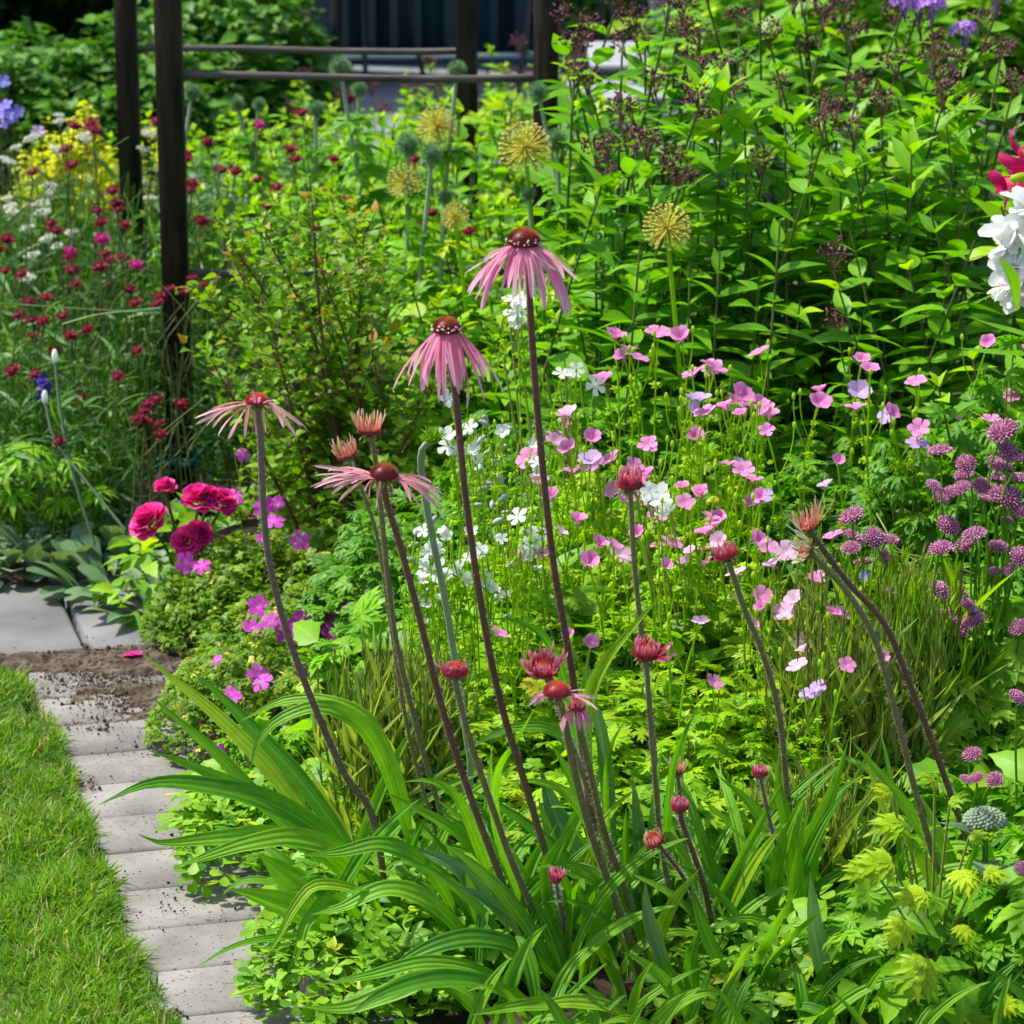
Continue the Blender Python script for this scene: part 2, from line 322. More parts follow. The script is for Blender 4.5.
def stem_mat(name, top, mid, bot):
    m, n, out = newmat(name); uv = N_(n, 'ShaderNodeUVMap', uv_map='UVMap'); sp = n.nodes.new('ShaderNodeSeparateXYZ'); n.links.new(uv.outputs[0], sp.inputs[0])
    tc = n.nodes.new('ShaderNodeTexCoord'); no = N_(n, 'ShaderNodeTexNoise'); no.inputs['Scale'].default_value = 180; n.links.new(tc.outputs['Object'], no.inputs['Vector'])
    r = n.nodes.new('ShaderNodeValToRGB'); e = r.color_ramp.elements; e[0].color = (*bot, 1); e[1].color = (*top, 1); x = e.new(.45); x.color = (*mid, 1)
    n.links.new(sp.outputs[1], r.inputs[0])
    col = mixc(n, math_(n, 'MULTIPLY', math_(n, 'SUBTRACT', no.outputs[0], .5), 2.5, True), r.outputs[0], tuple(min(1, a * 2.2 + .02) for a in mid))
    b = N_(n, 'ShaderNodeBsdfPrincipled'); n.links.new(col, b.inputs['Base Color']); b.inputs['Roughness'].default_value = .65
    bp = N_(n, 'ShaderNodeBump'); bp.inputs['Strength'].default_value = .5; bp.inputs['Distance'].default_value = .001; n.links.new(no.outputs[0], bp.inputs['Height']); n.links.new(bp.outputs[0], b.inputs['Normal'])
    n.links.new(b.outputs[0], out.inputs[0]); return m
M_['cf_stem'] = stem_mat('coneflower_stem', (.16, .08, .055), (.12, .05, .035), (.17, .19, .06))
M_['cf_stem_g'] = stem_mat('green_coneflower_stem', (.20, .22, .08), (.17, .13, .05), (.17, .21, .06))
M_['cf_stem_p'] = stem_mat('mauve_coneflower_stem', (.20, .17, .16), (.16, .08, .07), (.13, .12, .05))
M_['hair'] = rough_mat('stem_hair', (.5, .47, .42), (.6, .56, .5), 5, .7, 1, 0)

# ------------------------------------------------------------------ leaf and petal templates (unit length along +Y, face up +Z)
def blade(n=5, w=.16, prof='lance', fold=.3, droop=.18, cols=2, jag=0.0, curl=0.0):
    t = np.linspace(0, 1, n + 1)
    if prof == 'lance': h = np.sin(PI * t ** .75)
    elif prof == 'ovate': h = np.sin(PI * t ** .58)
    elif prof == 'obov': h = np.sin(PI * np.clip(t, 0, .999) ** 1.7) ** .8
    elif prof == 'petal': h = np.where(t < .78, t ** .8 / .78 ** .8, np.sqrt(np.clip(1 - ((t - .78) / .24) ** 2, 0, 1)))
    elif prof == 'strap': h = np.minimum(1, .35 + t * 3) * np.clip(1 - t ** 3, 0, 1)
    h = np.maximum(h, .02) * w
    if jag: h = h * (1 - jag * (np.arange(n + 1) % 2))
    a = np.linspace(-1, 1, cols + 1)
    z = -droop * t ** 2 + curl * t ** 3
    y = t * (1 - .3 * droop ** 2)
    V = np.stack([a[None] * h[:, None], np.broadcast_to(y[:, None], (n + 1, cols + 1)), z[:, None] + abs(a)[None] * h[:, None] * fold], -1).reshape(-1, 3)
    c = cols + 1; i, j = np.meshgrid(np.arange(n), np.arange(cols), indexing='ij')
    Fq = np.stack([i * c + j, i * c + j + 1, (i + 1) * c + j + 1, (i + 1) * c + j], -1).reshape(-1, 4)
    return V, Fq, np.stack([np.tile((a + 1) / 2, n + 1), np.repeat(t, c)], -1)
def rotz(T, a, s=1.0, off=(0, 0, 0), tilt=0.0):
    V = T[0] * s; c, d = math.cos(tilt), math.sin(tilt)
    V = np.stack([V[:, 0], V[:, 1] * c - V[:, 2] * d, V[:, 1] * d + V[:, 2] * c], -1)
    c, d = math.cos(a), math.sin(a)
    return np.stack([V[:, 0] * c - V[:, 1] * d, V[:, 0] * d + V[:, 1] * c, V[:, 2]], -1) + np.array(off), T[1], T[2]
def join(Ts):
    V = []; Fq = []; T = []; k = 0
    for v, f, t in Ts: V.append(v); Fq.append(f + k); T.append(t); k += len(v)
    return np.concatenate(V), np.concatenate(Fq), np.concatenate(T)
def palmate(lobes=5, spread=250, w=.17, side=True, droop=.25, jag=.3):
    out = []
    for k in range(lobes):
        a = R(spread) * (k / (lobes - 1) - .5) if lobes > 1 else 0
        l = .62 * (1 - .28 * abs(k / (lobes - 1) - .5) * 2)
        b = blade(5, w * 1.15, 'lance', .25, droop, 2, 0)
        out.append(rotz(b, a, l))
        if side:
            for s in (-1, 1):
                ox, oy = -math.sin(a) * l * .38, math.cos(a) * l * .38
                out.append(rotz(blade(3, w, 'lance', .25, droop), a + s * .6, l * .5, (ox, oy, -droop * l * .14)))
    return join(out)
T_LANCE = blade(6, .17, 'lance', .28, .22)
T_PH = (blade(6, .19, 'lance', .25, .25), blade(6, .21, 'lance', .3, .5), blade(6, .22, 'ovate', .2, .12))
T_LANCE2 = blade(6, .13, 'lance', .35, .45)
T_LANCE3 = blade(6, .20, 'ovate', .2, .05, curl=.1)
T_OV = blade(5, .30, 'ovate', .22, .25)
T_OVJ = blade(8, .32, 'ovate', .25, .3, jag=.18)
T_NARROW = blade(4, .055, 'strap', .4, .5)
T_NARROW2 = blade(4, .04, 'strap', .4, .1)
T_ROUND = blade(4, .42, 'petal', .15, .1)
T_PALM = palmate(5, 230, .20); T_PALM3 = palmate(5, 260, .26, droop=.4); T_PALMB = palmate(7, 290, .19, droop=.3)
T_SMALLP = palmate(5, 220, .22, False, .2)
def multi(T, pos, fwd, up, rnd, ts):        # instances split over several templates
    pass
def spray(k=9, ln=.42):                      # compound leaf with a rachis of small leaflets
    out = [blade(2, .015, 'strap', 0, .1)]
    for i in range(k):
        t = .25 + .72 * (i // 2 + 1) / ((k + 1) // 2); s = -1 if i % 2 else 1
        out.append(rotz(T_OV, s * .9 if i < k - 1 else 0, ln * (1.1 - .4 * t), (0, min(t, .97), -.1 * t * t)))
    return join(out)
T_SPRAY = spray()
def trifol():
    return join([rotz(T_ROUND, a, .5, (-math.sin(a) * .04, math.cos(a) * .04 + .3, 0)) for a in (-1.5, 0, 1.5)] + [rotz(blade(2, .02, 'strap'), 0, .34)])
T_TRI = trifol()

# small spike for florets
def spike(w=.5, sides=4):
    an = np.arange(sides) / sides * 2 * PI
    V = np.concatenate([np.stack([np.cos(an) * w * .5, np.zeros(sides), np.sin(an) * w * .5], -1), np.stack([np.cos(an) * w * .32, np.full(sides, .7), np.sin(an) * w * .32], -1), np.stack([np.cos(an) * .05, np.full(sides, 1.), np.sin(an) * .05], -1)])
    Fq = []
    for k in range(2):
        for j in range(sides): Fq.append((k * sides + j, k * sides + (j + 1) % sides, k * sides + sides + (j + 1) % sides, k * sides + sides + j))
    return V, np.array(Fq), np.stack([np.tile(an / 6.3, 3), np.repeat([0, .7, 1.], sides)], -1)
SPIKE = spike(); THIN = spike(.16, 3)
def lump():
    V = []; rs = [(0.05, -.5), (.45, -.25), (.5, .1), (.3, .42), (.03, .5)]
    for r, z in rs:
        for j in range(5): V.append((r * math.cos(j * 1.2566), z, r * math.sin(j * 1.2566)))
    Fq = [(k * 5 + j, k * 5 + (j + 1) % 5, k * 5 + 5 + (j + 1) % 5, k * 5 + 5 + j) for k in range(4) for j in range(5)]
    return np.array(V, float), np.array(Fq), np.zeros((25, 2)) + .5
LUMP = lump()
def fib(n, zmin=-1.0):
    k = np.arange(n) + .5; z = 1 - (1 - zmin) * k / n; r = np.sqrt(np.clip(1 - z * z, 0, 1)); a = k * 2.39996
    return np.stack([r * np.cos(a), r * np.sin(a), z], -1)
def rdir(n, el0=-.3, el1=.8, az=None, azs=PI):
    a = U(-PI, PI, n) if az is None else az + U(-azs, azs, n); e = U(el0, el1, n)
    return np.stack([np.cos(a) * np.cos(e), np.sin(a) * np.cos(e), np.sin(e)], -1)
def smooth(pts, n):
    P = np.asarray(pts, float); k = len(P)
    if k < 3:
        t = np.linspace(0, 1, n)[:, None]; return P[0] * (1 - t) + P[-1] * t
    Q = np.concatenate([[2 * P[0] - P[1]], P, [2 * P[-1] - P[-2]]]); L = np.concatenate([[0], np.cumsum(np.linalg.norm(np.diff(P, axis=0), axis=1))])
    out = []
    for x in np.linspace(0, L[-1], n):
        i = min(max(np.searchsorted(L, x) - 1, 0), k - 2); t = (x - L[i]) / max(L[i + 1] - L[i], 1e-9)
        a, b, c, d = Q[i], Q[i + 1], Q[i + 2], Q[i + 3]
        out.append(.5 * (2 * b + (c - a) * t + (2 * a - 5 * b + 4 * c - d) * t ** 2 + (3 * b - a - 3 * c + d) * t ** 3))
    return np.array(out)
def on_line(pxs, Y0, Y1, n=24):
    """photo polyline with distances running from Y0 to Y1 -> smooth 3D line"""
    P = np.array(pxs, float); L = np.concatenate([[0], np.cumsum(np.linalg.norm(np.diff(P, axis=0), axis=1))]); L /= L[-1]
    return smooth([at(p[0], p[1], Y0 + (Y1 - Y0) * l) for p, l in zip(P, L)], n)

# ================================================================== THE SETTING
def structure(o, name=None): o['kind'] = 'structure'; return o
mb = MB(); n = 60
g = np.linspace(-1, 1, n + 1); g = np.sign(g) * abs(g) ** 3 * 120
X, Y = np.meshgrid(g, g + 4); Z = np.full_like(X, -.035)
i, j = np.meshgrid(np.arange(n), np.arange(n), indexing='ij'); c = n + 1
mb.raw(np.stack([X, Y, Z], -1).reshape(-1, 3), np.stack([i * c + j, i * c + j + 1, (i + 1) * c + j + 1, (i + 1) * c + j], -1).reshape(-1, 4), np.zeros((c * c, 2)), .5)
structure(link('ground', mb.mesh('ground', M_['soil'])))

# path: a single row of concrete pavers running away along the lawn
A = gnd(152, 1010); B = gnd(38, 700); dv = nrm(B - A); sv = np.array([dv[1], -dv[0], 0])   # along, to the right
PM = np.eye(4); PM[:3, 0] = sv; PM[:3, 1] = dv; PM[:3, 2] = (0, 0, 1); PM[:3, 3] = A
mb = MB(); k = 0; y = -1.4; endv = np.dot(gnd(60, 662) - A, dv)
while y < endv - .05:
    L = .138
    tz = U(-.0015, .0015); dx = U(-.004, .004)
    mb.box((dx, y, -.06), (dx + .30, y + L - .008, .0 + tz), .005, PM, k); y += L; k += 1
    if y < .0 and k % 2: pass
path = structure(link('path', mb.mesh('path', M_['paver'], False)))
# larger slabs of the crossing path behind
def polyslab(mb, q, top=0.004, bot=-.06, ch=.004):
    q = np.array(q, float); ctr = q.mean(0); V = []
    for z, s in ((bot, 1), (top - ch, 1), (top, 1 - ch * 8)):
        for p in q: V.append((*(ctr[:2] + (p[:2] - ctr[:2]) * s), z))
    Fq = [(kk * 4 + jj, kk * 4 + (jj + 1) % 4, kk * 4 + 4 + (jj + 1) % 4, kk * 4 + 4 + jj) for kk in range(2) for jj in range(4)] + [(8, 9, 10, 11)]
    mb.raw(V, Fq, np.zeros((12, 2)), .5)
mb = MB()
j0, j1 = gnd(60, 592), gnd(89, 650)      # the joint running away
ax = nrm(j0 - j1); bx = np.array([ax[1], -ax[0], 0]); g_ = .006
cross_r = nrm(gnd(235, 603) - gnd(80, 616)); cross_l = nrm(gnd(0, 657) - gnd(89, 650))
for s in range(3):                        # left of the joint
    o0 = j1 + cross_l * (g_ + s * .42); o1 = j1 + ax * .42 + cross_l * (g_ + s * .42)
    polyslab(mb, [o0, o0 + cross_l * .414, o1 + cross_l * .414, o1][::-1])
m0 = j1 + ax * np.linalg.norm(gnd(80, 616) - j1)
for s in range(2):
    o0 = j1 - cross_l * (g_ + s * .36) ; o1 = m0 + cross_r * (g_ + s * .36)
    polyslab(mb, [o0, o0 - cross_l * .354, o1 + cross_r * .354 - ax * .003, o1 - ax * .003])
    o2 = m0 + ax * .003 + cross_r * (g_ + s * .36); o3 = m0 + ax * .36 + cross_r * (g_ + s * .36)
    polyslab(mb, [o2, o2 + cross_r * .354, o3 + cross_r * .354, o3])
structure(link('path', mb.mesh('path_slabs', M_['slab'], False)))

# spilt soil over the pavers: a low mound with a ragged edge
def vnoise(x, y, s=1.0, seed=0):
    r = np.random.default_rng(seed); o = np.zeros_like(x, float)
    for f, a in ((1, .5), (2.1, .25), (4.3, .14), (9.1, .08), (19, .05)):
        for _ in range(4):
            th = r.uniform(0, 6.28); ph = r.uniform(0, 6.28); o += a * .5 * np.sin((x * math.cos(th) + y * math.sin(th)) * f * 6.28 / s + ph)
    return o
def mound(blobs, name, mat, res=.006, base=-.004, amp=.007, seed=3, top=.006):
    P = np.array([b[:2] for b in blobs]); lo = P.min(0) - .35; hi = P.max(0) + .35
    xs = np.arange(lo[0], hi[0], res); ys = np.arange(lo[1], hi[1], res); X, Y = np.meshgrid(xs, ys); Z = np.full_like(X, base)
    for bx_, by_, rx_, ry_, h_ in blobs:
        Z = np.maximum(Z, base + (h_ - base) * np.exp(-((X - bx_) / rx_) ** 2 - ((Y - by_) / ry_) ** 2))
    Z = Z + amp * vnoise(X, Y, .07, seed)
    nx, ny = len(xs), len(ys); i, j = np.meshgrid(np.arange(ny - 1), np.arange(nx - 1), indexing='ij')
    keep = (Z[:-1, :-1] > -.010)
    Fq = np.stack([i * nx + j, i * nx + j + 1, (i + 1) * nx + j + 1, (i + 1) * nx + j], -1)[keep]
    mb = MB(); mb.raw(np.stack([X, Y, Z], -1).reshape(-1, 3), Fq, np.zeros((nx * ny, 2)), .5)
    return structure(link(name, mb.mesh(name, mat)))
bl = []
for px, py, rx_, ry_, h_ in [(20, 664, .16, .07, .010), (90, 664, .15, .08, .011), (150, 662, .14, .10, .014), (110, 690, .09, .05, .005), (75, 700, .06, .04, .004), (185, 700, .10, .12, .02), (48, 740, .02, .10, .006), (165, 1020, .03, .05, .006), (225, 720, .04, .1, .02), (-60, 670, .2, .1, .012)]:
    p = gnd(px, py); bl.append((p[0], p[1], rx_, ry_, h_))
mound(bl, 'soil', M_['spilt'], base=-.013)
# bed soil, slightly crowned, right of the path
bl = []
for px, py in [(330, 1010), (330, 900), (280, 800), (230, 720), (240, 640), (330, 760), (420, 900), (520, 1000), (520, 800)]:
    p = gnd(px, py); bl.append((p[0] + .30, p[1], .2, .3, .03))
mound(bl, 'soil', M_['soil'], .015, -.02, .012, 8)

# crumbs of soil on the pavers
mb = MB(); pos = []
for px, py, s, nn in [(150, 900, 90, 70), (100, 672, 60, 1400), (110, 690, 45, 700), (130, 705, 40, 200), (90, 725, 30, 120), (150, 690, 40, 400), (80, 785, 22, 120), (150, 745, 45, 70), (150, 830, 60, 30), (60, 770, 10, 120), (90, 850, 10, 60), (180, 900, 60, 26), (170, 1012, 14, 90), (115, 920, 8, 50), (60, 640, 45, 60), (140, 655, 40, 220), (30, 660, 30, 200)]:
    for _ in range(nn):
        p = gnd(px + rng.normal() * s * .6, py + rng.normal() * s * .22, .003); pos.append(p)
pos = np.array(pos); sz = np.clip(rng.lognormal(-6.15, .5, len(pos)), .0010, .008)
mb.inst(LUMP, pos, rdir(len(pos)), rdir(len(pos)), np.stack([sz, sz * U(.7, 1.3, len(pos)), sz * .8], -1), rng.random(len(pos)))
tag(link('soil_crumbs', mb.mesh('soil_crumbs', M_['crumb'], False)), 'dark crumbs of soil scattered over the grey concrete pavers', 'soil', kind='stuff')

# lawn
edge = [(186, 1090), (172, 1050), (162, 1024), (146, 990), (122, 950), (108, 910), (92, 870), (80, 830), (66, 800), (60, 765), (46, 735), (30, 708), (10, 682), (-30, 666), (-120, 650)]
EG = np.array([gnd(*e)[:2] for e in edge])
def lawn_x(y): return np.interp(y, EG[:, 1], EG[:, 0])
mb = MB(); ys = np.linspace(1.2, EG[-1][1] + .02, 80); V = []
for y in ys:
    xe = float(lawn_x(y)) - .012
    for x in np.linspace(xe, -3.0, 12): V.append((x, y, .004))
c = 12; i, j = np.meshgrid(np.arange(79), np.arange(11), indexing='ij')
mb.raw(V, np.stack([i * c + j, (i + 1) * c + j, (i + 1) * c + j + 1, i * c + j + 1], -1).reshape(-1, 4), np.zeros((len(V), 2)), .5)
structure(link('lawn', mb.mesh('lawn', M_['turf'])))
mb = MB(); NB = 120000
gy = U(2.75, EG[-1][1], NB); xe = lawn_x(gy); gx = xe + .012 - np.abs(U(0, 1, NB)) ** 1.1 * .75
cl = vnoise(gx, gy, .22, 5); keep = rng.random(NB) < .75 + cl * .5; gx, gy, xe, cl = gx[keep], gy[keep], xe[keep], cl[keep]; NB = len(gx)
hgt = U(.017, .034, NB) * (1 + cl * .5); near = (xe - gx) < .03
fw = rdir(NB, .7, 1.45); lean = rdir(NB, -.1, .3); lean[near] += (.8, 0, 0)
B1 = blade(3, .055, 'strap', .3, .45); B2 = blade(3, .04, 'strap', .3, .9)
half = rng.random(NB) < .5
rn = np.where(rng.random(NB) < .07, 1.0, np.clip(.45 + cl * .5 + U(-.25, .25, NB), 0, .9))
for msk, tpl in ((half, B1), (~half, B2)):
    mb.inst(tpl, np.stack([gx, gy, np.full(NB, .003)], -1)[msk], nrm(fw + lean * .3)[msk], rdir(NB, .0, .6)[msk], np.stack([hgt * 1.1, hgt, hgt], -1)[msk], rn[msk])
tag(link('grass', mb.mesh('grass', M_['grass'])), 'short bright green mown lawn grass beside the pavers', 'grass', kind='stuff')

# patio at the back
mb = MB()
for a in range(9):
    for b in range(7):
        x0 = -1.9 + a * .6; y0 = 10.2 + b * .6; mb.box((x0, y0, -.05), (x0 + .592, y0 + .592, .0), .004)
structure(link('patio', mb.mesh('patio', M_['patio'], False)))

# ------------------------------------------------------------------ plant arch: four posts and round rails
arch = thing('plant_support', 'dark stained wooden four post plant support with thin round rails', 'plant support', gnd(172, 462))
PB = {'fl': (171, 5.78, .0245), 'bl': (129, 6.75, .0235), 'fr': (545.5, 5.78, .0235), 'br': (467, 6.75, .024)}
PX = {}
for kx, (px, Yp, hw_) in PB.items():
    x = (px - 512) / F * (Yp / math.cos(PITCH)) * .985
    p = at(px, 120, Yp); x = p[0]; PX[kx] = (x, Yp, hw_)
    mb = MB(); mb.box((x - hw_, Yp - hw_, -.1), (x + hw_, Yp + hw_, 1.75), .003); part('post', mb, M_['wood'], arch, smooth=False)
def rail(a, b, z, nm='rail', off=0.0, r=.0075):
    xa, ya, _ = PX[a]; xb, yb, _ = PX[b]
    mb = MB(); t = np.linspace(0, 1, 14)[:, None]; P = np.array([xa, ya + off, z]) * (1 - t) + np.array([xb, yb + off, z]) * t
    P[:, 2] += .004 * np.sin(t[:, 0] * 5 + z * 9); mb.tube(P, r, 8); part('rail', mb, M_['rail'], arch)
zf = lambda py, Yp: at(300, py, Yp)[2]
rail('fl', 'fr', zf(77, 5.78)); rail('fl', 'fr', zf(272, 5.78)); rail('bl', 'br', zf(50, 6.75)); rail('bl', 'br', zf(220, 6.75))
rail('fl', 'fr', 1.6); rail('bl', 'br', 1.6)
# cord tied round the near left post
x, yp, hw_ = PX['fl']; z0 = at(165, 468, 5.72)[2]
P = [at(*q, 5.70) for q in [(128, 471), (140, 477), (155, 468), (170, 463), (186, 466), (198, 455), (206, 447)]]
mb = MB(); mb.tube(smooth(P, 40), .0045, 6)
mb.tube(smooth([at(*q, 5.705) for q in [(135, 468), (150, 474), (165, 467), (180, 460), (196, 466), (212, 474), (222, 484)]], 40), .004, 6)
mb.tube(smooth([(x - .04, yp - .035, z0), (x, yp - .045, z0 + .004), (x + .04, yp - .03, z0), (x + .04, yp + .035, z0), (x - .04, yp + .035, z0), (x - .045, yp - .03, z0)], 30), .0045, 6)
mb.tube(smooth([at(*q, 5.69) for q in [(160, 470), (168, 462), (178, 467), (170, 474), (158, 472)]], 24), .004, 6)
tag(link('knotted_rope', mb.mesh('knotted_rope', M_['rope'], origin=(x, yp, z0)), None, T3((x, yp, z0))), 'dark green cord knotted round the foot of the left front post', 'cord')

# ------------------------------------------------------------------ background: garden room, table, chairs, pot
room = thing('garden_room', 'glazed garden room with blue grey frame behind the plant support', 'building', (-.35, 13.4, 0))
def bx(par, nm, lo, hi, mat, ch=0):
    mb = MB(); mb.box(lo, hi, ch); return part(nm, mb, mat, par, smooth=False)
X0, X1, YH = -.93, 1.15, 13.4
bx(room, 'roof', (X0 - .25, YH - .2, 2.35), (X1 + .2, YH + 2.8, 2.5), M_['frame'])
bx(room, 'base', (X0 + .05, YH - .02, -.02), (X1 - .05, YH + 2.5, .03), M_['frame'])
bx(room, 'wall', (X0, YH + 2.5, 0), (X1, YH + 2.6, 2.35), M_['hedge'])
for px, wd in ((320, .08), (343, .05), (372, .035), (394, .035), (418, .03), (450, .05), (494, .035), (523, .07), (560, .04), (600, .04), (650, .05), (700, .04), (752, .06)):
    x = at(px, 30, YH)[0]; bx(room, 'frame_post', (x - wd / 2, YH - .06, .0), (x + wd / 2, YH + .02, 2.35), M_['frame'])
xs = [at(px, 30, YH)[0] for px in (320, 372, 418, 450, 523, 600, 700, 752)]
for a, b in zip(xs[:-1], xs[1:]):
    bx(room, 'window_pane', (a, YH + .022, .04), (b, YH + .03, 2.33), M_['pane'])
bx(room, 'window_sill', (X0, YH - .09, .0), (X1, YH - .062, .05), M_['frame'])
def chair(px, py, yaw, label):
    """bow-backed iron garden chair"""
    b = gnd(px, py); t = thing('garden_chair', label, 'chair', b, 'iron garden chairs on the patio'); Mx = T3(b) @ Matrix.Rotation(yaw, 4, 'Z'); Mn = np.array(Mx)
    def tr(P): P = np.asarray(P, float); return P @ Mn[:3, :3].T + Mn[:3, 3]
    for sx in (-1, 1):
        for sy in (-1, 1):
            mb = MB(); mb.tube(tr(smooth([(sx * .17, sy * .17, .45), (sx * .19, sy * .19, .2), (sx * .22, sy * .22, 0)], 8)), .011, 8); part('leg', mb, M_['iron'], t)
    mb = MB(); mb.lathe([(0.001, .44), (.21, .44), (.225, .45), (.21, .462), (.001, .462)], 24, M=Mn); part('seat', mb, M_['iron'], t)
    mb = MB(); an = np.linspace(0, PI, 22); mb.tube(tr(np.stack([.21 * np.cos(an), .18 + .05 * np.sin(an), .46 + .45 * np.sin(an) ** .8], -1)), .011, 8)
    mb.tube(tr(np.stack([.12 * np.cos(an), .185 + .03 * np.sin(an), .46 + .3 * np.sin(an) ** .8], -1)), .007, 6)
    for s in (-.06, 0, .06): mb.tube(tr([(s, .19, .46), (s, .22, .7), (s * 1.6, .23, .88 - abs(s))]), .006, 6)
    part('backrest', mb, M_['iron'], t)
chair(352, 78, 2.6, 'black iron garden chair in front of the glazed room, left')
chair(585, 92, 1.2, 'black bow backed garden chair just right of the front post')
chair(722, 70, -.7, 'black garden chair at the right end of the white table')
tb = at(655, 52, 9.9); ZT = tb[2]; tb[2] = 0; tab = thing('garden_table', 'low white slatted garden table on the patio behind the phlox', 'table', tb)
mb = MB()
for k in range(7): mb.box((tb[0] - .22, tb[1] - .34 + k * .098, ZT - .025), (tb[0] + .45, tb[1] - .34 + k * .098 + .088, ZT), .004)
part('table_top', mb, M_['wht'], tab, smooth=False)
for sx in (-.17, .38):
    for sy in (-.26, .26): bx(tab, 'leg', (tb[0] + sx - .03, tb[1] + sy - .03, 0), (tb[0] + sx + .03, tb[1] + sy + .03, ZT - .027), M_['wht'], .004)
bn = at(650, 88, 9.1); ZB = bn[2]; bn[2] = 0; ben = thing('garden_bench', 'low white garden bench in front of the table', 'bench', bn)
mb = MB()
for k in range(4): mb.box((bn[0] - .25, bn[1] - .2 + k * .1, ZB - .02), (bn[0] + .4, bn[1] - .2 + k * .1 + .09, ZB), .004)
part('seat', mb, M_['wht'], ben, smooth=False)
for sx in (-.2, .32):
    for sy in (-.15, .15): bx(ben, 'leg', (bn[0] + sx - .025, bn[1] + sy - .025, 0), (bn[0] + sx + .025, bn[1] + sy + .025, ZB - .022), M_['wht'], .004)
pt = np.array([at(684, 40, 10.0)[0], tb[1], ZT + .001])
mb = MB(); Mp = np.eye(4); Mp[:3, 3] = pt; mb.lathe([(.001, 0), (.10, 0), (.135, .24), (.145, .24), (.145, .27), (.125, .27), (.118, .2), (.001, .2)], 24, M=Mp)
tag(link('plant_pot', mb.mesh('plant_pot', M_['pot'], origin=pt), None, T3(pt)), 'large grey plant pot standing on the white garden table', 'pot')

# ================================================================== PLANTS: generic makers
def noise3(P, s=6.0): return np.sin(P[:, 0] * s + 1.3) * np.cos(P[:, 1] * s * 1.17) + .5 * np.sin(P[:, 0] * s * 2.3 + P[:, 1] * s * 1.9)
def foliage(n, rx, ry, h, tpls, size, stalk=None, shell=.55, el=(-.35, .5), flat=.75, rmin=0.0, seed=None, zlo=.1):
    """leaves on petioles filling a low dome; returns leaf builder and stalk builder"""
    mb = MB(); st = MB(); r = np.sqrt(rng.random(n) * (1 - rmin) + rmin); a = U(-PI, PI, n)
    x = rx * r * np.cos(a); y = ry * r * np.sin(a); top = h * (1 - flat * r ** 2.6) * (1 + .16 * noise3(np.stack([x, y], -1), 17 / max(rx, .2) * .35))
    z = top * (1 - (1 - zlo) * (rng.random(n) ** (1 / (1 - shell) if shell < 1 else 1) if False else (1 - rng.random(n) ** (1 - shell))))
    z = np.maximum(z, .01)
    P = np.stack([x, y, z], -1); out = np.stack([np.cos(a), np.sin(a), np.zeros(n)], -1)
    e = U(el[0], el[1], n)[:, None]
    fw = nrm(out * .7 + rdir(n, -.2, .2) * .8); fw = nrm(fw * np.cos(e) + np.array([0, 0, 1]) * np.sin(e))
    up = nrm(np.array([0, 0, 1.]) + out * .25 + rdir(n, -.5, .5) * .55)
    sz = U(size[0], size[1], n); k = rng.integers(0, len(tpls), n)
    for q, T in enumerate(tpls):
        mk = k == q
        if mk.any(): mb.inst(T, P[mk], fw[mk], up[mk], sz[mk], rng.random(mk.sum()))
    if stalk:
        for q in range(0, n, max(1, n // stalk)):
            b = P[q] * np.array([.35, .35, 0]); mid = (b + P[q]) / 2 * np.array([1.1, 1.1, 1]) ; st.tube(smooth([b, mid, P[q]], 5), .0014, 3, rng.random())
    return mb, st
def stem_proto(name, h=1.0, nodes=14, z0=.12, z1=.96, T=(T_LANCE, T_LANCE2, T_LANCE3), ln=(.085, .12), lean=.06, r=.004, pair=True, mat=None, smat=None, el=(.0, .6), toplen=.45, crown=0):
    """one leafy stem: stem mesh and leaves mesh"""
    ph = U(0, 6.3); P = smooth([(0, 0, 0), (lean * .3 * math.cos(ph), lean * .3 * math.sin(ph), h * .5), (lean * math.cos(ph), lean * math.sin(ph), h)], 12)
    sm = MB(); sm.tube(P, np.linspace(r, r * .6, 12), 5); lm = MB(); rot = U(0, 6.3)
    for k in range(nodes):
        t = (z0 + (z1 - z0) * (k / (nodes - 1)) ** .92); p = P[min(11, int(t * 11))] * (1 - (t * 11 % 1)) + P[min(11, int(t * 11) + 1)] * (t * 11 % 1)
        rot += PI / 2 + U(-.25, .25); m = 2 if pair else 1
        az = rot + np.arange(m) * PI + U(-.2, .2, m); e = U(el[0], el[1], m) + (.25 if t > .85 else 0)
        fw = np.stack([np.cos(az) * np.cos(e), np.sin(az) * np.cos(e), np.sin(e)], -1); up = nrm(np.array([0, 0, 1.]) + rdir(m, -.4, .4) * .4)
        l = U(ln[0], ln[1], m) * (1 - (1 - toplen) * max(0, (t - .72) / .28)) * (1 if t > .25 else .75)
        lm.inst(T[rng.integers(0, len(T))], np.repeat(p[None], m, 0), fw, up, l, np.clip(rng.random(m) * (.75 + .25 * t) + (.06 if t > .9 else 0), 0, 1) * (1 if t > .8 else .93))
    if crown:
        az = U(0, 6.3, crown); e = U(.8, 1.3, crown); fw = np.stack([np.cos(az) * np.cos(e), np.sin(az) * np.cos(e), np.sin(e)], -1)
        lm.inst(T[0], np.repeat(P[-1][None], crown, 0), fw, -fw + (0, 0, 2.), ln[0] * .6, np.full(crown, .97))
    return sm.mesh(name + '_stem', smat), lm.mesh(name + '_leaves', mat), P[-1]
def put_stem(proto, parent, loc, rz, s, tx=0, ty=0):
    sm, lm, tip = proto; M = pose(loc, rz, s, tx, ty); st = link('stem', sm, parent, M); link('leaves', lm, st, M)
    return st, M @ Vector(tip)

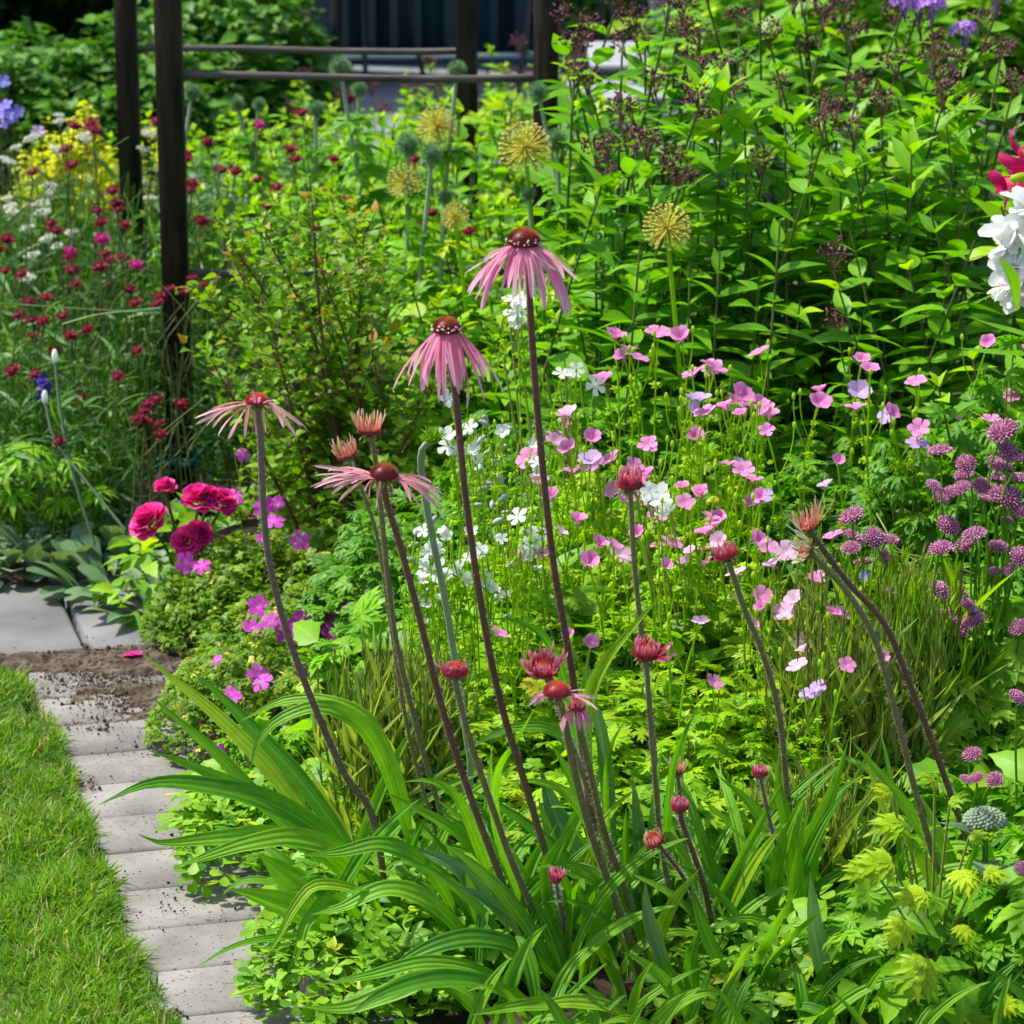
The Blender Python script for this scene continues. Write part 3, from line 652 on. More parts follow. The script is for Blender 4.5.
# ------------------------------------------------------------------ far hedge and background shrubs
def shrub(name, label, c, rx, ry, h, n, tpls, size, mat, group=None, cat='shrub', stems=7, shell=.72, flat=.45):
    t = thing(name, label, cat, c, group); mb, _ = foliage(n, rx, ry, h, tpls, size, None, shell, flat=flat, zlo=.08)
    link('foliage', mb.mesh('foliage', mat), t, T3(c))
    for k in range(stems):
        a = U(0, 6.3); e = np.array([rx * .6 * math.cos(a), ry * .6 * math.sin(a), h * U(.5, .8)]); s_ = MB()
        s_.tube(smooth([(e[0] * .1, e[1] * .1, -.02), e * (.5, .5, .55), e], 8), np.linspace(.012, .004, 8), 5); link('branch', s_.mesh('branch', M_['twig']), t, T3(c))
    return t
hd = thing('hedge', 'tall dark clipped hedge closing the garden at the back left', 'hedge', (-2.4, 12.9, 0))
mb = MB(); n = 16000; P = np.stack([U(-3.6, -.95, n), 12.2 + np.abs(rng.normal(0, .12, n)), U(0, 2.6, n)], -1)
P[:, 1] += .15 * noise3(P[:, [0, 2]], 3)
mb.inst(T_OV, P, nrm(rdir(n, -.8, .5) + (0, -.7, 0)), rdir(n, .2, 1.4), U(.05, .09, n)); part('foliage', mb, M_['hedge'], hd)
mb = MB(); mb.box((-3.6, 12.6, 0), (-.95, 13.2, 2.5)); part('inner_wood', mb, M_['hedge'], hd)
hd2 = thing('hedge', 'dark hedge behind the garden chairs at the back right', 'hedge', (2.5, 14.9, 0))
mb = MB(); n = 9000; P = np.stack([U(1.2, 4.2, n), 14.3 + np.abs(rng.normal(0, .15, n)), U(0, 2.4, n)], -1)
mb.inst(T_OV, P, nrm(rdir(n, -.8, .5) + (0, -.7, 0)), rdir(n, .2, 1.4), U(.06, .1, n)); part('foliage', mb, M_['peony'], hd2)
mb = MB(); mb.box((1.2, 14.7, 0), (4.2, 15.3, 2.3)); part('inner_wood', mb, M_['hedge'], hd2)

T_PEO = [join([rotz(T_LANCE, a, .62, (0, 0, 0)) for a in (-.8, 0, .8)]), T_LANCE, T_OV]
for px, Y_, rx, h, lab in [(20, 9.2, .42, .50, 'leafy dark green shrub at the far left edge before the hedge'), (95, 9.0, .42, .53, 'leafy dark green shrub left of the back left post'), (190, 9.4, .36, .60, 'leafy green shrub seen between the posts and the garden room'), (255, 9.6, .26, .64, 'leafy green shrub against the left end of the garden room'), (-80, 9.0, .5, .55, 'leafy dark shrub beyond the left edge')]:
    p = at(px, 120, Y_); shrub('garden_shrub', lab, (p[0], Y_, 0), rx, .4, h, 4600, T_PEO, (.045, .08), M_['peony'], 'dark leafy shrubs before the hedge')
for px, Y_, rx, h, lab in [(800, 9.3, .5, .80, 'green shrub behind the phlox, left of the purple blooms'), (900, 9.0, .45, .86, 'green shrub behind the purple phlox blooms'), (1010, 9.2, .5, .85, 'green shrub behind the phlox at the right edge')]:
    p = at(px, 60, Y_); shrub('garden_shrub', lab, (p[0], Y_, 0), rx, .4, h, 2400, T_PEO, (.06, .11), M_['mix_leaf'], 'green shrubs behind the phlox')
p = at(590, 10, 12.6); shrub('garden_shrub', 'bright green bush on the patio behind the table', (p[0] + .1, 12.7, 0), .3, .25, .9, 1400, T_PEO, (.06, .10), M_['mix_leaf'])

# ------------------------------------------------------------------ phlox
PH = [stem_proto('phlox', 1.0, 14, .12, .95, T=T_PH, ln=(.08, .165), mat=M_['ph_leaf'], smat=M_['ph_stem'], lean=U(.04, .24)) for _ in range(8)]
PHC = [stem_proto('phlox', 1.0, 15, .10, .97, T=T_PH, ln=(.11, .15), mat=M_['ph_leaf'], smat=M_['ph_stem'], lean=.05, crown=6, toplen=.7) for _ in range(2)]
def calyx_head(n=34, w=.034, h=.03):
    mb = MB(); d = fib(n, -.1); P = d * np.array([w, w, h]) * U(.75, 1.15, n)[:, None]
    for p in P[::5]: mb.tube([(0, 0, -.03), p * .5 + (0, 0, -.006), p], .0008, 3, .8)
    k = rng.random(n); P = P + rng.normal(0, .004, (n, 3)); mb.inst(SPIKE, P, nrm(d + rdir(n) * 1.2), rdir(n), np.stack([U(.006, .010, n)] * 3, -1) * (1, .95, 1), k)
    return mb.mesh('phlox_head', M_['calyx'])
CALX = [calyx_head(46, .021, .022), calyx_head(34, .016, .024), calyx_head(52, .026, .016)]
def five(Rr=.013, cup=.35, w=.30, prof='petal', n=5, droop=.1, notch=False, ang=None):
    b = blade(5, w, prof, .12, droop); return join([rotz(b, k * 2 * PI / n + (0), Rr, tilt=cup) for k in range(n)])
def bloom_head(mat, n=26, w=.045, h=.03, r=.014, nm='flower_head'):
    mb = MB(); d = fib(n, 0.05); P = d * np.array([w, w, h]); F5 = five(1.0, .1, .34)
    F5 = (F5[0][:, [0, 2, 1]] * (1, 1, -1), F5[1][:, ::-1], F5[2]); mb.inst(F5, P, nrm(d + rdir(n) * .2), rdir(n), r)
    for p in P[::2]: mb.tube([(0, 0, -.04), p * .5, p], .0008, 3)
    return mb.mesh(nm, mat)
PURP = bloom_head(M_['purp'], 18, .024, .018, .011); MAUVE = bloom_head(M_['g_lilac'], 14, .022, .018, .011)
heads = [(562,29),(589,38),(616,10),(632,28),(622,55),(645,49),(668,18),(683,18),(678,42),(688,42),(698,48),(692,76),(698,112),(718,76),(578,85),(589,91),(620,119),(632,124),(637,150),(645,155),(595,162),(609,162),(607,184),(674,173),(680,188),(708,5),(804,12),(794,10),(824,29),(841,17),(893,26),(853,44),(806,58),(920,38),(935,55),(934,68),(954,72),(893,75),(823,116),(835,120),(881,115),(852,145),(823,140),(858,96),(763,173),(833,270),(689,73),(691,96),(695,114),(730,99),(942,90),(942,107),(760,7),(740,30),(770,45),(1000,60),(985,30),(655,90),(575,55),(715,130),(745,75),(780,100),(968,120),(1012,95)]
blooms = [(903,12),(917,17),(932,17),(964,43),(999,5)]
phl = {}
PHLAB = ['phlox clump just right of the front right post, topped with spent maroon heads', 'phlox clump in front of the white table, dark spent heads on leaning stems', 'bright leafy phlox clump left of the middle, few spent heads', 'tall phlox clump with dark spent heads above glossy leaves', 'phlox clump carrying the purple blooms at the top', 'phlox clump behind the crimson lily at the right edge']
PHX = [(540, 610), (610, 690), (690, 780), (780, 870), (870, 960), (960, 1100)]
for k, (a, b) in enumerate(PHX):
    q = at((a + b) / 2, 100, 5.5); phl[k] = thing('phlox', PHLAB[k], 'phlox plant', (q[0], 5.4, 0), 'tall phlox at the back right')
def ph_of(px):
    for k, (a, b) in enumerate(PHX):
        if px < b: return phl[k]
    return phl[5]
def ph_put(px, py, Yt, head, crown=False):
    p = at(px, py, Yt); s = p[2]; pr = (PHC if crown else PH)[rng.integers(0, 2 if crown else 8)]; rz = U(0, 6.3)
    tip = Matrix.Rotation(rz, 4, 'Z') @ Vector(pr[2]) * s
    b = (p[0] - tip.x + U(-.02, .02) * 0, p[1] - tip.y, 0); st, tp = put_stem(pr, ph_of(px), b, rz, (min(s, 1.05) if False else s))
    if head is not None: link('flower_head', head, st, pose((tp.x, tp.y, tp.z + .02), U(0, 6), 1.0 if head in CALX else 1.0, U(-.3, .3), U(-.3, .3)))
for px, py in heads: ph_put(px, py, 5.45 - .75 * min(py, 200) / 184 + U(-.1, .25), CALX[rng.integers(0, 3)])
for px, py in blooms: ph_put(px, py, 5.5 + U(-.1, .1), (PURP if px != 999 else MAUVE))
for px, py in [(722, 95), (698, 205 - 110), (600, 200), (745, 130), (870, 170), (610, 195)]: ph_put(px, py, 4.95, None, True)
for k in range(62):                                                     # leafy stems without heads filling the clumps
    px = U(600, 1090); Yt = U(4.75, 5.7); py = np.interp(px, [600, 680, 760, 1090], [190, 120, 75, 60]) + U(0, 90) + (5.7 - Yt) * 60
    ph_put(px, py, Yt, None, rng.random() < .3)
for px, py in [(838, 335), (800, 300), (868, 300), (905, 250), (760, 270), (720, 250), (945, 280), (690, 260), (780, 220), (850, 230), (660, 235), (930, 210), (640, 245), (975, 240)]:
    ph_put(px, py, U(4.55, 4.75), CALX[0] if px == 838 else None)

# ------------------------------------------------------------------ mixed perennials between the posts and the phlox
MIX = [stem_proto('perennial', .6, 13, .08, .97, T=(T_OVJ, T_OV), ln=(.05, .085), mat=M_['mix_leaf'], smat=M_['ph_stem'], lean=U(.04, .14), el=(-.1, .7), crown=4, toplen=.6, r=.003) for _ in range(5)]
MIG = [stem_proto('perennial', .6, 12, .08, .97, T=(T_OV, T_LANCE), ln=(.05, .09), mat=M_['mix_leaf2'], smat=M_['globe_stem'], lean=U(.04, .12), el=(-.1, .7), r=.003) for _ in range(3)]
def mixclump(name, label, cat, px, py, Yt, n, rad, protos, hs=(.8, 1.05), group=None):
    p = at(px, py, Yt); t = thing(name, label, cat, (p[0], Yt, 0), group); h = p[2]
    for k in range(n):
        a = U(0, 6.3); r = rad * math.sqrt(rng.random()); pr = protos[rng.integers(0, len(protos))]
        put_stem(pr, t, (p[0] + r * math.cos(a), Yt + r * math.sin(a), 0), U(0, 6.3), h / .6 * U(*hs), U(-.12, .12), U(-.12, .12))
    return t
GM = 'leafy perennials in the middle of the border'
for a in [('bushy green perennial between the arch posts, left part', 250, 130, 7.6, 34, .34), ('bushy green perennial below the left end of the rails', 330, 120, 7.8, 34, .34),
          ('bright green perennial behind the globe thistles', 410, 118, 7.2, 36, .32), ('bright green perennial left of the big yellow seedhead', 480, 120, 7.0, 34, .30),
          ('green perennial at the foot of the front right post', 560, 110, 6.6, 34, .28), ('broad leaved perennial behind the berberis', 300, 175, 6.7, 34, .26),
          ('fresh green perennial below the globe thistles', 390, 200, 6.1, 34, .26), ('fresh green perennial left of the tallest coneflower', 460, 215, 5.9, 34, .25),
          ('fresh green perennial right of the tallest coneflower', 560, 215, 5.7, 34, .24), ('leafy perennial behind the white bellflowers', 470, 290, 5.3, 32, .22),
          ('leafy perennial behind the highest pink cranesbills', 570, 290, 5.2, 34, .23), ('leafy perennial left of the phlox, below the orange seedhead', 650, 270, 5.1, 30, .22),
          ('low leafy perennial behind the drooping coneflower', 400, 300, 5.5, 30, .22), ('leafy perennial below the phlox leaves', 740, 330, 5.0, 24, .2)]:
    mixclump('leafy_perennial', a[0], 'perennial', a[1], a[2], a[3], a[4], a[5], MIX, group=GM)
for lab_, px_, py_ in [('brownish topped perennial in front of the garden room, left', 385, 62), ('brownish topped perennial in front of the garden room, middle', 440, 52), ('leafy perennial in front of the garden room between the right posts', 505, 45), ('leafy perennial right of the front right post before the table', 580, 60), ('leafy perennial under the left end of the garden room', 335, 75)]:
    t_ = mixclump('leafy_perennial', lab_, 'perennial', px_, py_, 9.0, 14, .17, MIX, (.55, 1.0), group=GM)
    for st_ in [c for c in t_.children if c.name.startswith('stem')][::2]:
        tp_ = WM[st_.name] @ Vector((0, 0, .62)); link('flower_head', CALX[0], st_, pose(tp_, U(0, 6), 1.1))
mixclump('leafy_perennial', 'grey green perennial just right of the near left post', 'perennial', 215, 170, 6.9, 30, .25, MIG)
mixclump('leafy_perennial', 'grey green perennial under the magenta flower at the back', 'perennial', 265, 150, 7.2, 26, .22, MIG)

# ------------------------------------------------------------------ globe thistles
def globe(n=420, r=1.0):
    mb = MB(); mb.lathe([(max(.01, .66 * math.sin(a)), -.66 * math.cos(a)) for a in np.linspace(0, PI, 10)], 16, .1)
    d = fib(n); mb.inst(THIN, d * .6, nrm(d + rdir(n) * .16), rdir(n), np.stack([np.full(n, .34), U(.36, .52, n), np.full(n, .34)], -1), U(.3, 1, n)); return mb.mesh('globe', M_['globe'])
GLOBE = globe()
GT = [(340, 67, 11, 6.0, 'globe thistle in front of the rails, just left of the chair'), (457, 70, 10, 5.9, 'globe thistle head against the back right post'), (538, 92, 11, 5.4, 'globe thistle beside the front right post, upper of two'),
      (556, 140, 12, 5.3, 'globe thistle beside the front right post, lower of two'), (408, 145, 12, 5.5, 'left of two big round globe thistles side by side'), (432, 155, 12, 5.4, 'right of two big round globe thistles side by side'),
      (445, 197, 8, 5.4, 'small globe thistle straight below the side by side pair'), (528, 193, 8, 5.2, 'small globe thistle left of the grey stems'), (192, 92, 9, 6.5, 'hazy globe thistle just right of the near left post'),
      (237, 104, 8, 6.8, 'dark small globe thistle above the magenta flower'), (259, 104, 7, 6.8, 'dark small globe thistle right of its twin'), (316, 109, 9, 6.4, 'globe thistle left of the crimson bloom by the room'), (359, 89, 8, 6.3, 'green globe thistle bud just under the front rail')]
for px, py, rp, Yt, lab in GT:
    p = at(px, py, Yt); lean = U(-.12, .12); b = np.array([p[0] + lean + (.10 if px > 520 else .03), Yt + U(-.05, .05), 0]); t = thing('globe_thistle', lab, 'globe thistle', b, 'globe thistles')
    mb = MB(); P = smooth([b, b * (.4, .4, 0) + p * (.6, .6, .55) + (U(-.02, .02), 0, 0), p], 16); mb.tube(P, np.linspace(.0062, .0042, 16), 6); part('stem', mb, M_['globe_stem'], t)
    link('flower_head', GLOBE, t, pose(p, U(0, 6), rp / F * Yt * 1.02))
    mb = MB(); n = 12; q = P[rng.integers(2, 14, n)]; mb.inst(T_PALM3, q, rdir(n, -.2, .5), rdir(n, .8, 1.5), U(.07, .13, n)); part('leaves', mb, M_['mix_leaf'], t)

# ------------------------------------------------------------------ alliums gone to seed
def allium(n=110, cap=True):
    mb = MB(); d = fib(n, -.9)
    for q in d: mb.tube([q * .03, q * .5 * U(.97, 1.03), q * .93], .017, 3, U(0, 1))
    st = MB(); k = np.repeat(d, 4, 0); st.inst(blade(2, .12, 'lance', .2, .1), k * .93, nrm(k * .35 + rdir(len(k)) * .9), rdir(len(k)), .13, U(0, 1, len(k)))
    st.inst(LUMP, d * .95, d, rdir(n), .10, U(0, 1, n)); return mb.mesh('pedicels', M_['all_y']), st.mesh('florets', M_['all_s'])
AL = allium()
for px, py, rp, Yt, lab in [(437, 127, 20, 5.9, 'yellow allium seedhead behind the globe thistles'), (525, 148, 26, 5.2, 'biggest and brightest yellow allium seedhead'), (405, 182, 18, 5.5, 'faint yellow allium seedhead below the left globe thistle'),
                            (667, 228, 24, 4.6, 'straw yellow allium seedhead in front of the phlox'), (455, 217, 14, 5.3, 'small withered allium seedhead above the second coneflower')]:
    p = at(px, py, Yt); b = np.array([p[0] + .05, Yt, 0]); t = thing('allium', lab, 'allium', b, 'alliums gone to seed'); mb = MB(); mb.tube(smooth([b, (b + p) / 2 + (.01, 0, 0), p], 12), .0042, 6); part('stem', mb, M_['ger_leaf'], t)
    r = rp / F * Yt * 1.05; fh = link('flower_head', AL[0], t, pose(p, U(0, 6), r)); link('florets', AL[1], fh, WM[fh.name])

# ------------------------------------------------------------------ crimson scabious on the left
def kn_head(mat, n=70, r=1.0, nm='flower_head'):
    mb = MB(); d = fib(n, -.05); P = d * np.array([.75, .75, .5]); k = blade(2, .35, 'petal', .3, .1)
    mb.inst(k, P * .8, nrm(d * (1, 1, .7) + rdir(n) * .35), nrm(rdir(n) + (0, 0, .5)), U(.3, .48, n), np.clip(d[:, 2] * .4 + U(0, .7, n), 0, 1))
    mb.lathe([(.01, -.3), (.45, -.15), (.62, .1), (.4, .36), (.01, .45)], 10, .2); return mb.mesh(nm, mat)
KN = [kn_head(M_['crim']), kn_head(M_['crim'], 50)]; KNM = kn_head(M_['crimm'])
KNS = []
for q in range(4):
    mb = MB(); ph = U(0, 6.3); P = smooth([(math.cos(ph) * .05, math.sin(ph) * .05, -.42), (math.cos(ph + .6) * .03, math.sin(ph + .6) * .03, -.2), (0, 0, 0)], 10); mb.tube(P, np.linspace(.0022, .0013, 10), 4)
    for s in range(2): mb.tube(smooth([P[3 + s * 2], P[4 + s * 2] + (U(-.04, .04), U(-.04, .04), .05), P[5 + s * 2] + (U(-.07, .07), U(-.07, .07), .08)], 6), .0011, 3)
    KNS.append(mb.mesh('scabious_stalk', M_['ph_stem']))
kn = [(94,131),(67,150),(73,166),(33,173),(51,224),(97,212),(70,256),(73,271),(76,285),(100,268),(102,223),(116,205),(46,299),(18,316),(32,321),(44,322),(63,317),(102,313),(70,336),(33,337),(130,291),(136,304),(171,290),(160,297),(186,292),(207,287),(235,248),(201,222),(208,143),(184,154),(220,171),(235,172),(193,184),(277,189),(258,181),(268,208),(302,114),(333,159),(317,229),(345,201),(347,217),(349,100),(372,201),(418,227),(432,214),(453,221),(470,232),(453,140),(415,160),(507,195),(55,352),(13,371),(137,352),(138,419),(181,405),(159,425),(59,442),(82,398),(261,356),(57,232),(110,262),(88,330),(125,225),(186,160),(340,165),(240,262),(22,275),(8,240)]
knm = [(136,266),(259,126),(171,286),(70,252),(102,240)]
kn += [(U(-5, 340), U(120, 300)) for _ in range(12)] + [(U(0, 175), U(230, 440)) for _ in range(12)]
KG = [(-40, 60, 330, 600, 'crimson scabious clump at the far left edge'), (60, 120, 330, 600, 'crimson scabious clump left of the near left post'), (120, 200, 0, 600, 'crimson scabious clump around the foot of the near left post'), (-40, 120, 0, 330, 'crimson scabious among the white yarrow, upper left'), (200, 290, 0, 400, 'crimson scabious behind the berberis'), (290, 600, 0, 400, 'scattered crimson scabious beyond the globe thistles')]
KT = []
for x0, x1, y0, y1, lab in KG:
    q = at((x0 + x1) / 2, (min(y1, 420) + y0) / 2, 5.8); KT.append(thing('scabious', lab, 'scabious plant', (q[0], 5.8, 0), 'crimson scabious plants'))
def kn_of(px, py):
    for k, (x0, x1, y0, y1, _) in enumerate(KG):
        if x0 <= px < x1 and y0 <= py < y1: return KT[k]
    return KT[5] if px > 290 else KT[3]
for L_, hd_ in ((kn, None), (knm, KNM)):
    for px, py in L_:
        Yt = np.interp(py, [100, 200, 300, 440], [6.6, 6.0, 5.6, 5.3]) + U(-.15, .15); p = at(px, py, Yt)
        st = link('stem', KNS[rng.integers(0, 4)], kn_of(px, py), pose(p, U(0, 6.3), 1.0)); h_ = hd_ or KN[rng.integers(0, 2)]
        link('flower_head', h_, st, pose(p, U(0, 6.3), U(7.0, 9.2) / F * Yt, U(-.2, .7), U(-.4, .4)))
# wiry foliage of the scabious: grassy stems with narrow leaves
def wiry(n, rx, ry, h):
    mb = MB(); st = MB()
    for k in range(n):
        a = U(0, 6.3); r = math.sqrt(rng.random()); b = np.array([rx * r * math.cos(a), ry * r * math.sin(a), 0]); hh = h * U(.6, 1.1)
        e = b * 1.25 + np.array([U(-.07, .07), U(-.07, .07), hh]); P = smooth([b, (b + e) / 2 + rng.normal(0, .015, 3), e], 7); st.tube(P, np.linspace(.0019, .0009, 7), 3, rng.random())
        m = 7; q = P[rng.integers(0, 6, m)]; T = T_NARROW if k % 2 else T_LANCE2
        mb.inst(T, q, rdir(m, .1, 1.1), rdir(m, .2, 1.3), U(.05, .12, m) if k % 2 else U(.025, .048, m))
    return mb, st
W1 = [wiry(150, .26, .26, .45) for _ in range(3)]
W1 = [(a.mesh('wiry_leaves', M_['kn_leaf']), b.mesh('wiry_stems', M_['ger_leaf2'])) for a, b in W1]
for k, (px, py, Yt, s, ti) in enumerate([(-20, 330, 5.7, 1.0, 0), (15, 340, 5.75, .85, 1), (60, 360, 5.6, .5, 2), (120, 260, 7.0, .8, 3), (40, 210, 6.6, 1.0, 3), (-50, 300, 6.0, 1.1, 0), (110, 220, 6.5, .95, 3), (215, 260, 6.45, .8, 4), (240, 240, 6.3, .9, 4), (235, 360, 5.8, .5, 2), (20, 420, 5.42, .7, 0), (60, 430, 5.4, .5, 1), (380, 220, 6.4, .9, 5)]):
    q = at(px, py, Yt); lv, st_ = W1[k % 3]; M = pose((q[0], Yt, 0), U(0, 6.3), (s, s, q[2] / .42 if .25 < q[2] else s)); 
    o = link('foliage', lv, KT[ti], M); link('wiry_stems', st_, o, M)

# ------------------------------------------------------------------ white yarrow, blue bells, yellow spurge
def umbel(n=46):
    mb = MB(); d = fib(n, .12); P = d * np.array([1, 1, .45]) + rng.normal(0, .05, (n, 3)); P[:, 2] -= .2
    mb.inst(LUMP, P, rdir(n), rdir(n), U(.2, .32, n), U(0, 1, n))
    for p in P[::3]: mb.tube([(0, 0, -1.0), p * (.6, .6, .5) - (0, 0, .35), p], .03, 3, .1)
    return mb.mesh('umbel', M_['yar'])
UM = umbel()
yt = thing('yarrow', 'white flat headed yarrow behind the scabious at the left', 'yarrow', (-.98, 6.3, 0))
for px, py in [(59,115),(59,121),(31,138),(16,147),(10,162),(58,149),(84,135),(144,132),(151,134),(144,149),(50,185),(10,206),(43,203),(29,206),(43,212),(27,228),(47,238),(57,246),(72,232),(32,255),(7,198),(23,275),(28,278),(4,158),(86,139),(50,192),(14,212),(150,198)]:
    Yt = np.interp(py, [110, 280], [6.9, 6.1]); p = at(px, py, Yt); st = link('stem', KNS[rng.integers(0, 4)], yt, pose(p - (0, 0, .012), U(0, 6.3), 1.0))
    link('flower_head', UM, st, pose(p, U(0, 6.3), U(5.5, 8.8) / F * Yt, U(-.1, .3), U(-.3, .3)))
lv, st_ = W1[1]; M = pose((-1.0, 6.6, 0), 1, (1.2, 1, 1.1)); o = link('foliage', lv, yt, M); link('wiry_stems', st_, o, M)
F5 = five(1.0, .35, .36); F5b = (F5[0][:, [0, 1, 2]], F5[1], F5[2])
BELL = [MB().inst(F5b, np.zeros((1, 3)), (0, 1, 0), (0, 0, 1), 1.0).mesh('bell', M_[k]) for k in ('blue', 'g_lilac', 'indigo')]
bt = thing('bellflower', 'violet blue bellflower at the left edge', 'bellflower', (at(8, 100, 7.3)[0], 7.3, 0))
for px, py, s, k in [(2, 82, 9, 0), (4, 113, 9, 0), (12, 120, 9, 0), (17, 112, 8, 0), (6, 106, 8, 0), (38, 132, 8, 1), (7, 124, 8, 0)]:
    p = at(px, py, 7.0); st = link('stem', KNS[0], bt, pose(p, U(0, 6), 1.0)); link('flower', BELL[k], st, pose(p, U(0, 6), s / F * 7.0, U(.5, 1.3), U(-.4, .4)))
dt = thing('delphinium', 'small indigo flower spike left of the near left post', 'delphinium', (at(45, 385, 5.4)[0], 5.4, 0))
mb = MB(); mb.tube([(*at(45, 385, 5.4)[:2], 0), at(42, 400, 5.4), at(48, 368, 5.4)], .002, 4); part('stem', mb, M_['ph_stem'], dt)
mb = MB(); n = 34; P = np.array([at(U(38, 51) , U(370, 402), 5.4 + U(-.02, .02)) for _ in range(n)]); mb.inst(F5b, P, rdir(n), nrm(rdir(n) + (0, -1, 0)), U(.006, .011, n)); part('florets', mb, M_['indigo'], dt)
for cx, cy, Yt, n, rx, lab in [(80, 200, 7.2, 1900, .13, 'acid yellow lady\'s mantle left of the posts'), (45, 205, 7.4, 500, .10, 'smaller acid yellow lady\'s mantle behind the white yarrow'), (150, 210, 7.2, 300, .06, 'patch of yellow lady\'s mantle seen between the two left posts')]:
    q = at(cx, cy, Yt); t = thing('ladys_mantle', lab, "lady's mantle", (q[0], Yt, 0), 'yellow lady\'s mantle plants'); h = at(cx, 158 if n < 1000 else 146, Yt)[2]
    mb, st = foliage(n * 2, rx, .16, h, [T_ROUND, T_OV], (.012, .024), 40, .85, zlo=.35, flat=.35); P = WM[t.name]; fo = link('flower_sprays', mb.mesh('sprays', M_['euph']), t, P); link('stems', st.mesh('stems', M_['ger_stalk']), t, P)
    mb, st = foliage(160, rx, .16, h * .7, [T_PALM3], (.05, .09), None, .6); link('foliage', mb.mesh('leaves', M_['mix_leaf']), t, P)

# ------------------------------------------------------------------ berberis shrub
bs = thing('berberis', 'loose yellow green shrub with reddish tips and arching bare twigs', 'shrub', (at(345, 480, 5.05)[0], 5.05, 0))
tips = [(215, 235), (250, 225), (300, 205), (335, 212), (352, 235), (200, 300), (232, 275), (380, 290), (275, 260), (205, 370), (230, 420), (395, 350), (405, 420), (310, 270), (260, 330), (350, 300), (205, 320), (290, 395), (240, 480), (300, 500), (400, 480), (345, 385), (215, 520), (330, 250), (270, 450), (360, 350), (222, 262), (375, 520), (420, 390), (320, 330)]
LP = []; LD = []; LR = []
for k, (px, py) in enumerate(tips):
    Yt = 5.0 + U(-.22, .3); px += 12; e = at(px, py, Yt); b = np.array([at(345, 480, 5.05)[0] + U(-.04, .04), 5.05 + U(-.04, .04), 0]); mid = b * .45 + e * .55 + np.array([U(-.02, .05), 0, .05]); P = smooth([b, mid, e], 26)
    mb = MB(); mb.tube(P, np.linspace(.0055, .0014, 26), 5)
    for s in range(6, 26):
        for _ in range(1 + s % 2):
            d = nrm(rdir(1, .0, .9))[0]; L = U(.06, .19) * (1.2 - s / 30); Q = smooth([P[s], P[s] + d * L * .5 + (0, 0, .01), P[s] + d * L + (0, 0, .02)], 5); mb.tube(Q, [.0013, .0012, .001, .0009, .0007], 3)
            for f in Q[1:]:
                m = 1 + (s + _) % 2; LP += [f + rng.normal(0, .004, 3) for _ in range(m)]; LD += list(rdir(m, -.2, 1.0)); LR += list(np.clip(U(0, .9, m) + (.25 if (s > 21 and f[2] > .42) else 0) * rng.random(m), 0, 1))
    part('branch', mb, M_['twig'], bs)
mb = MB(); LP = np.array(LP); n = len(LP); mb.inst(T_OV, LP, np.array(LD), nrm(rdir(n, .0, 1.4) + (0, -.3, .4)), U(.016, .028, n), np.array(LR)); part('foliage', mb, M_['shrub_leaf'], bs)

# ------------------------------------------------------------------ roses
def rose(n=44, nm='bloom'):
    mb = MB(); k = np.arange(n); t = k / n; a = k * 2.39996; el = 1.35 - 1.25 * t; r = .06 + .5 * t
    P = np.stack([np.cos(a) * r * .55, np.sin(a) * r * .55, -.25 + .25 * (1 - t)], -1)
    fw = nrm(np.stack([np.cos(a) * np.cos(el), np.sin(a) * np.cos(el), np.sin(el)], -1) + rng.normal(0, .09, (n, 3))); up = -np.stack([np.cos(a), np.sin(a), np.zeros(n)], -1) + np.array([0, 0, .8])
    T = blade(5, .52, 'petal', .35, -.35, 4, curl=-.35); mb.inst(T, P, fw, up, U(.6, .85, n), rng.random(n)); return mb.mesh(nm, M_['rose'])
RO = [rose(), rose(52)]
rt = thing('rose_bush', 'low rose with bright magenta double blooms beside the post foot', 'rose', (at(185, 560, 4.95)[0], 4.95, 0))
for px, py, rp, tx, ty in [(149, 521, 21, .5, -.5), (165, 487, 12, .2, 0), (199, 499, 19, .4, .1), (222, 502, 17, .5, .4), (187, 541, 18, .9, -.3), (199, 533, 15, .6, .5), (210, 495, 12, .2, .2)]:
    p = at(px, py, 4.85); mb = MB(); b = np.array(WM[rt.name].translation); mb.tube(smooth([b, (b + p) / 2 + (0, 0, .03), p - (0, 0, .01)], 8), .0028, 5); st = part('stem', mb, M_['ph_stem'], rt)
    link('flower', RO[rng.integers(0, 2)], st, pose(p, U(0, 6), rp / F * 4.85 * 1.15, tx, ty))
mb, st = foliage(130, .14, .1, .2, [T_OVJ, T_OV], (.03, .055), 30, .5); link('foliage', mb.mesh('leaves', M_['low_leaf']), rt, WM[rt.name]); link('branches', st.mesh('twigs', M_['twig']), rt, WM[rt.name])

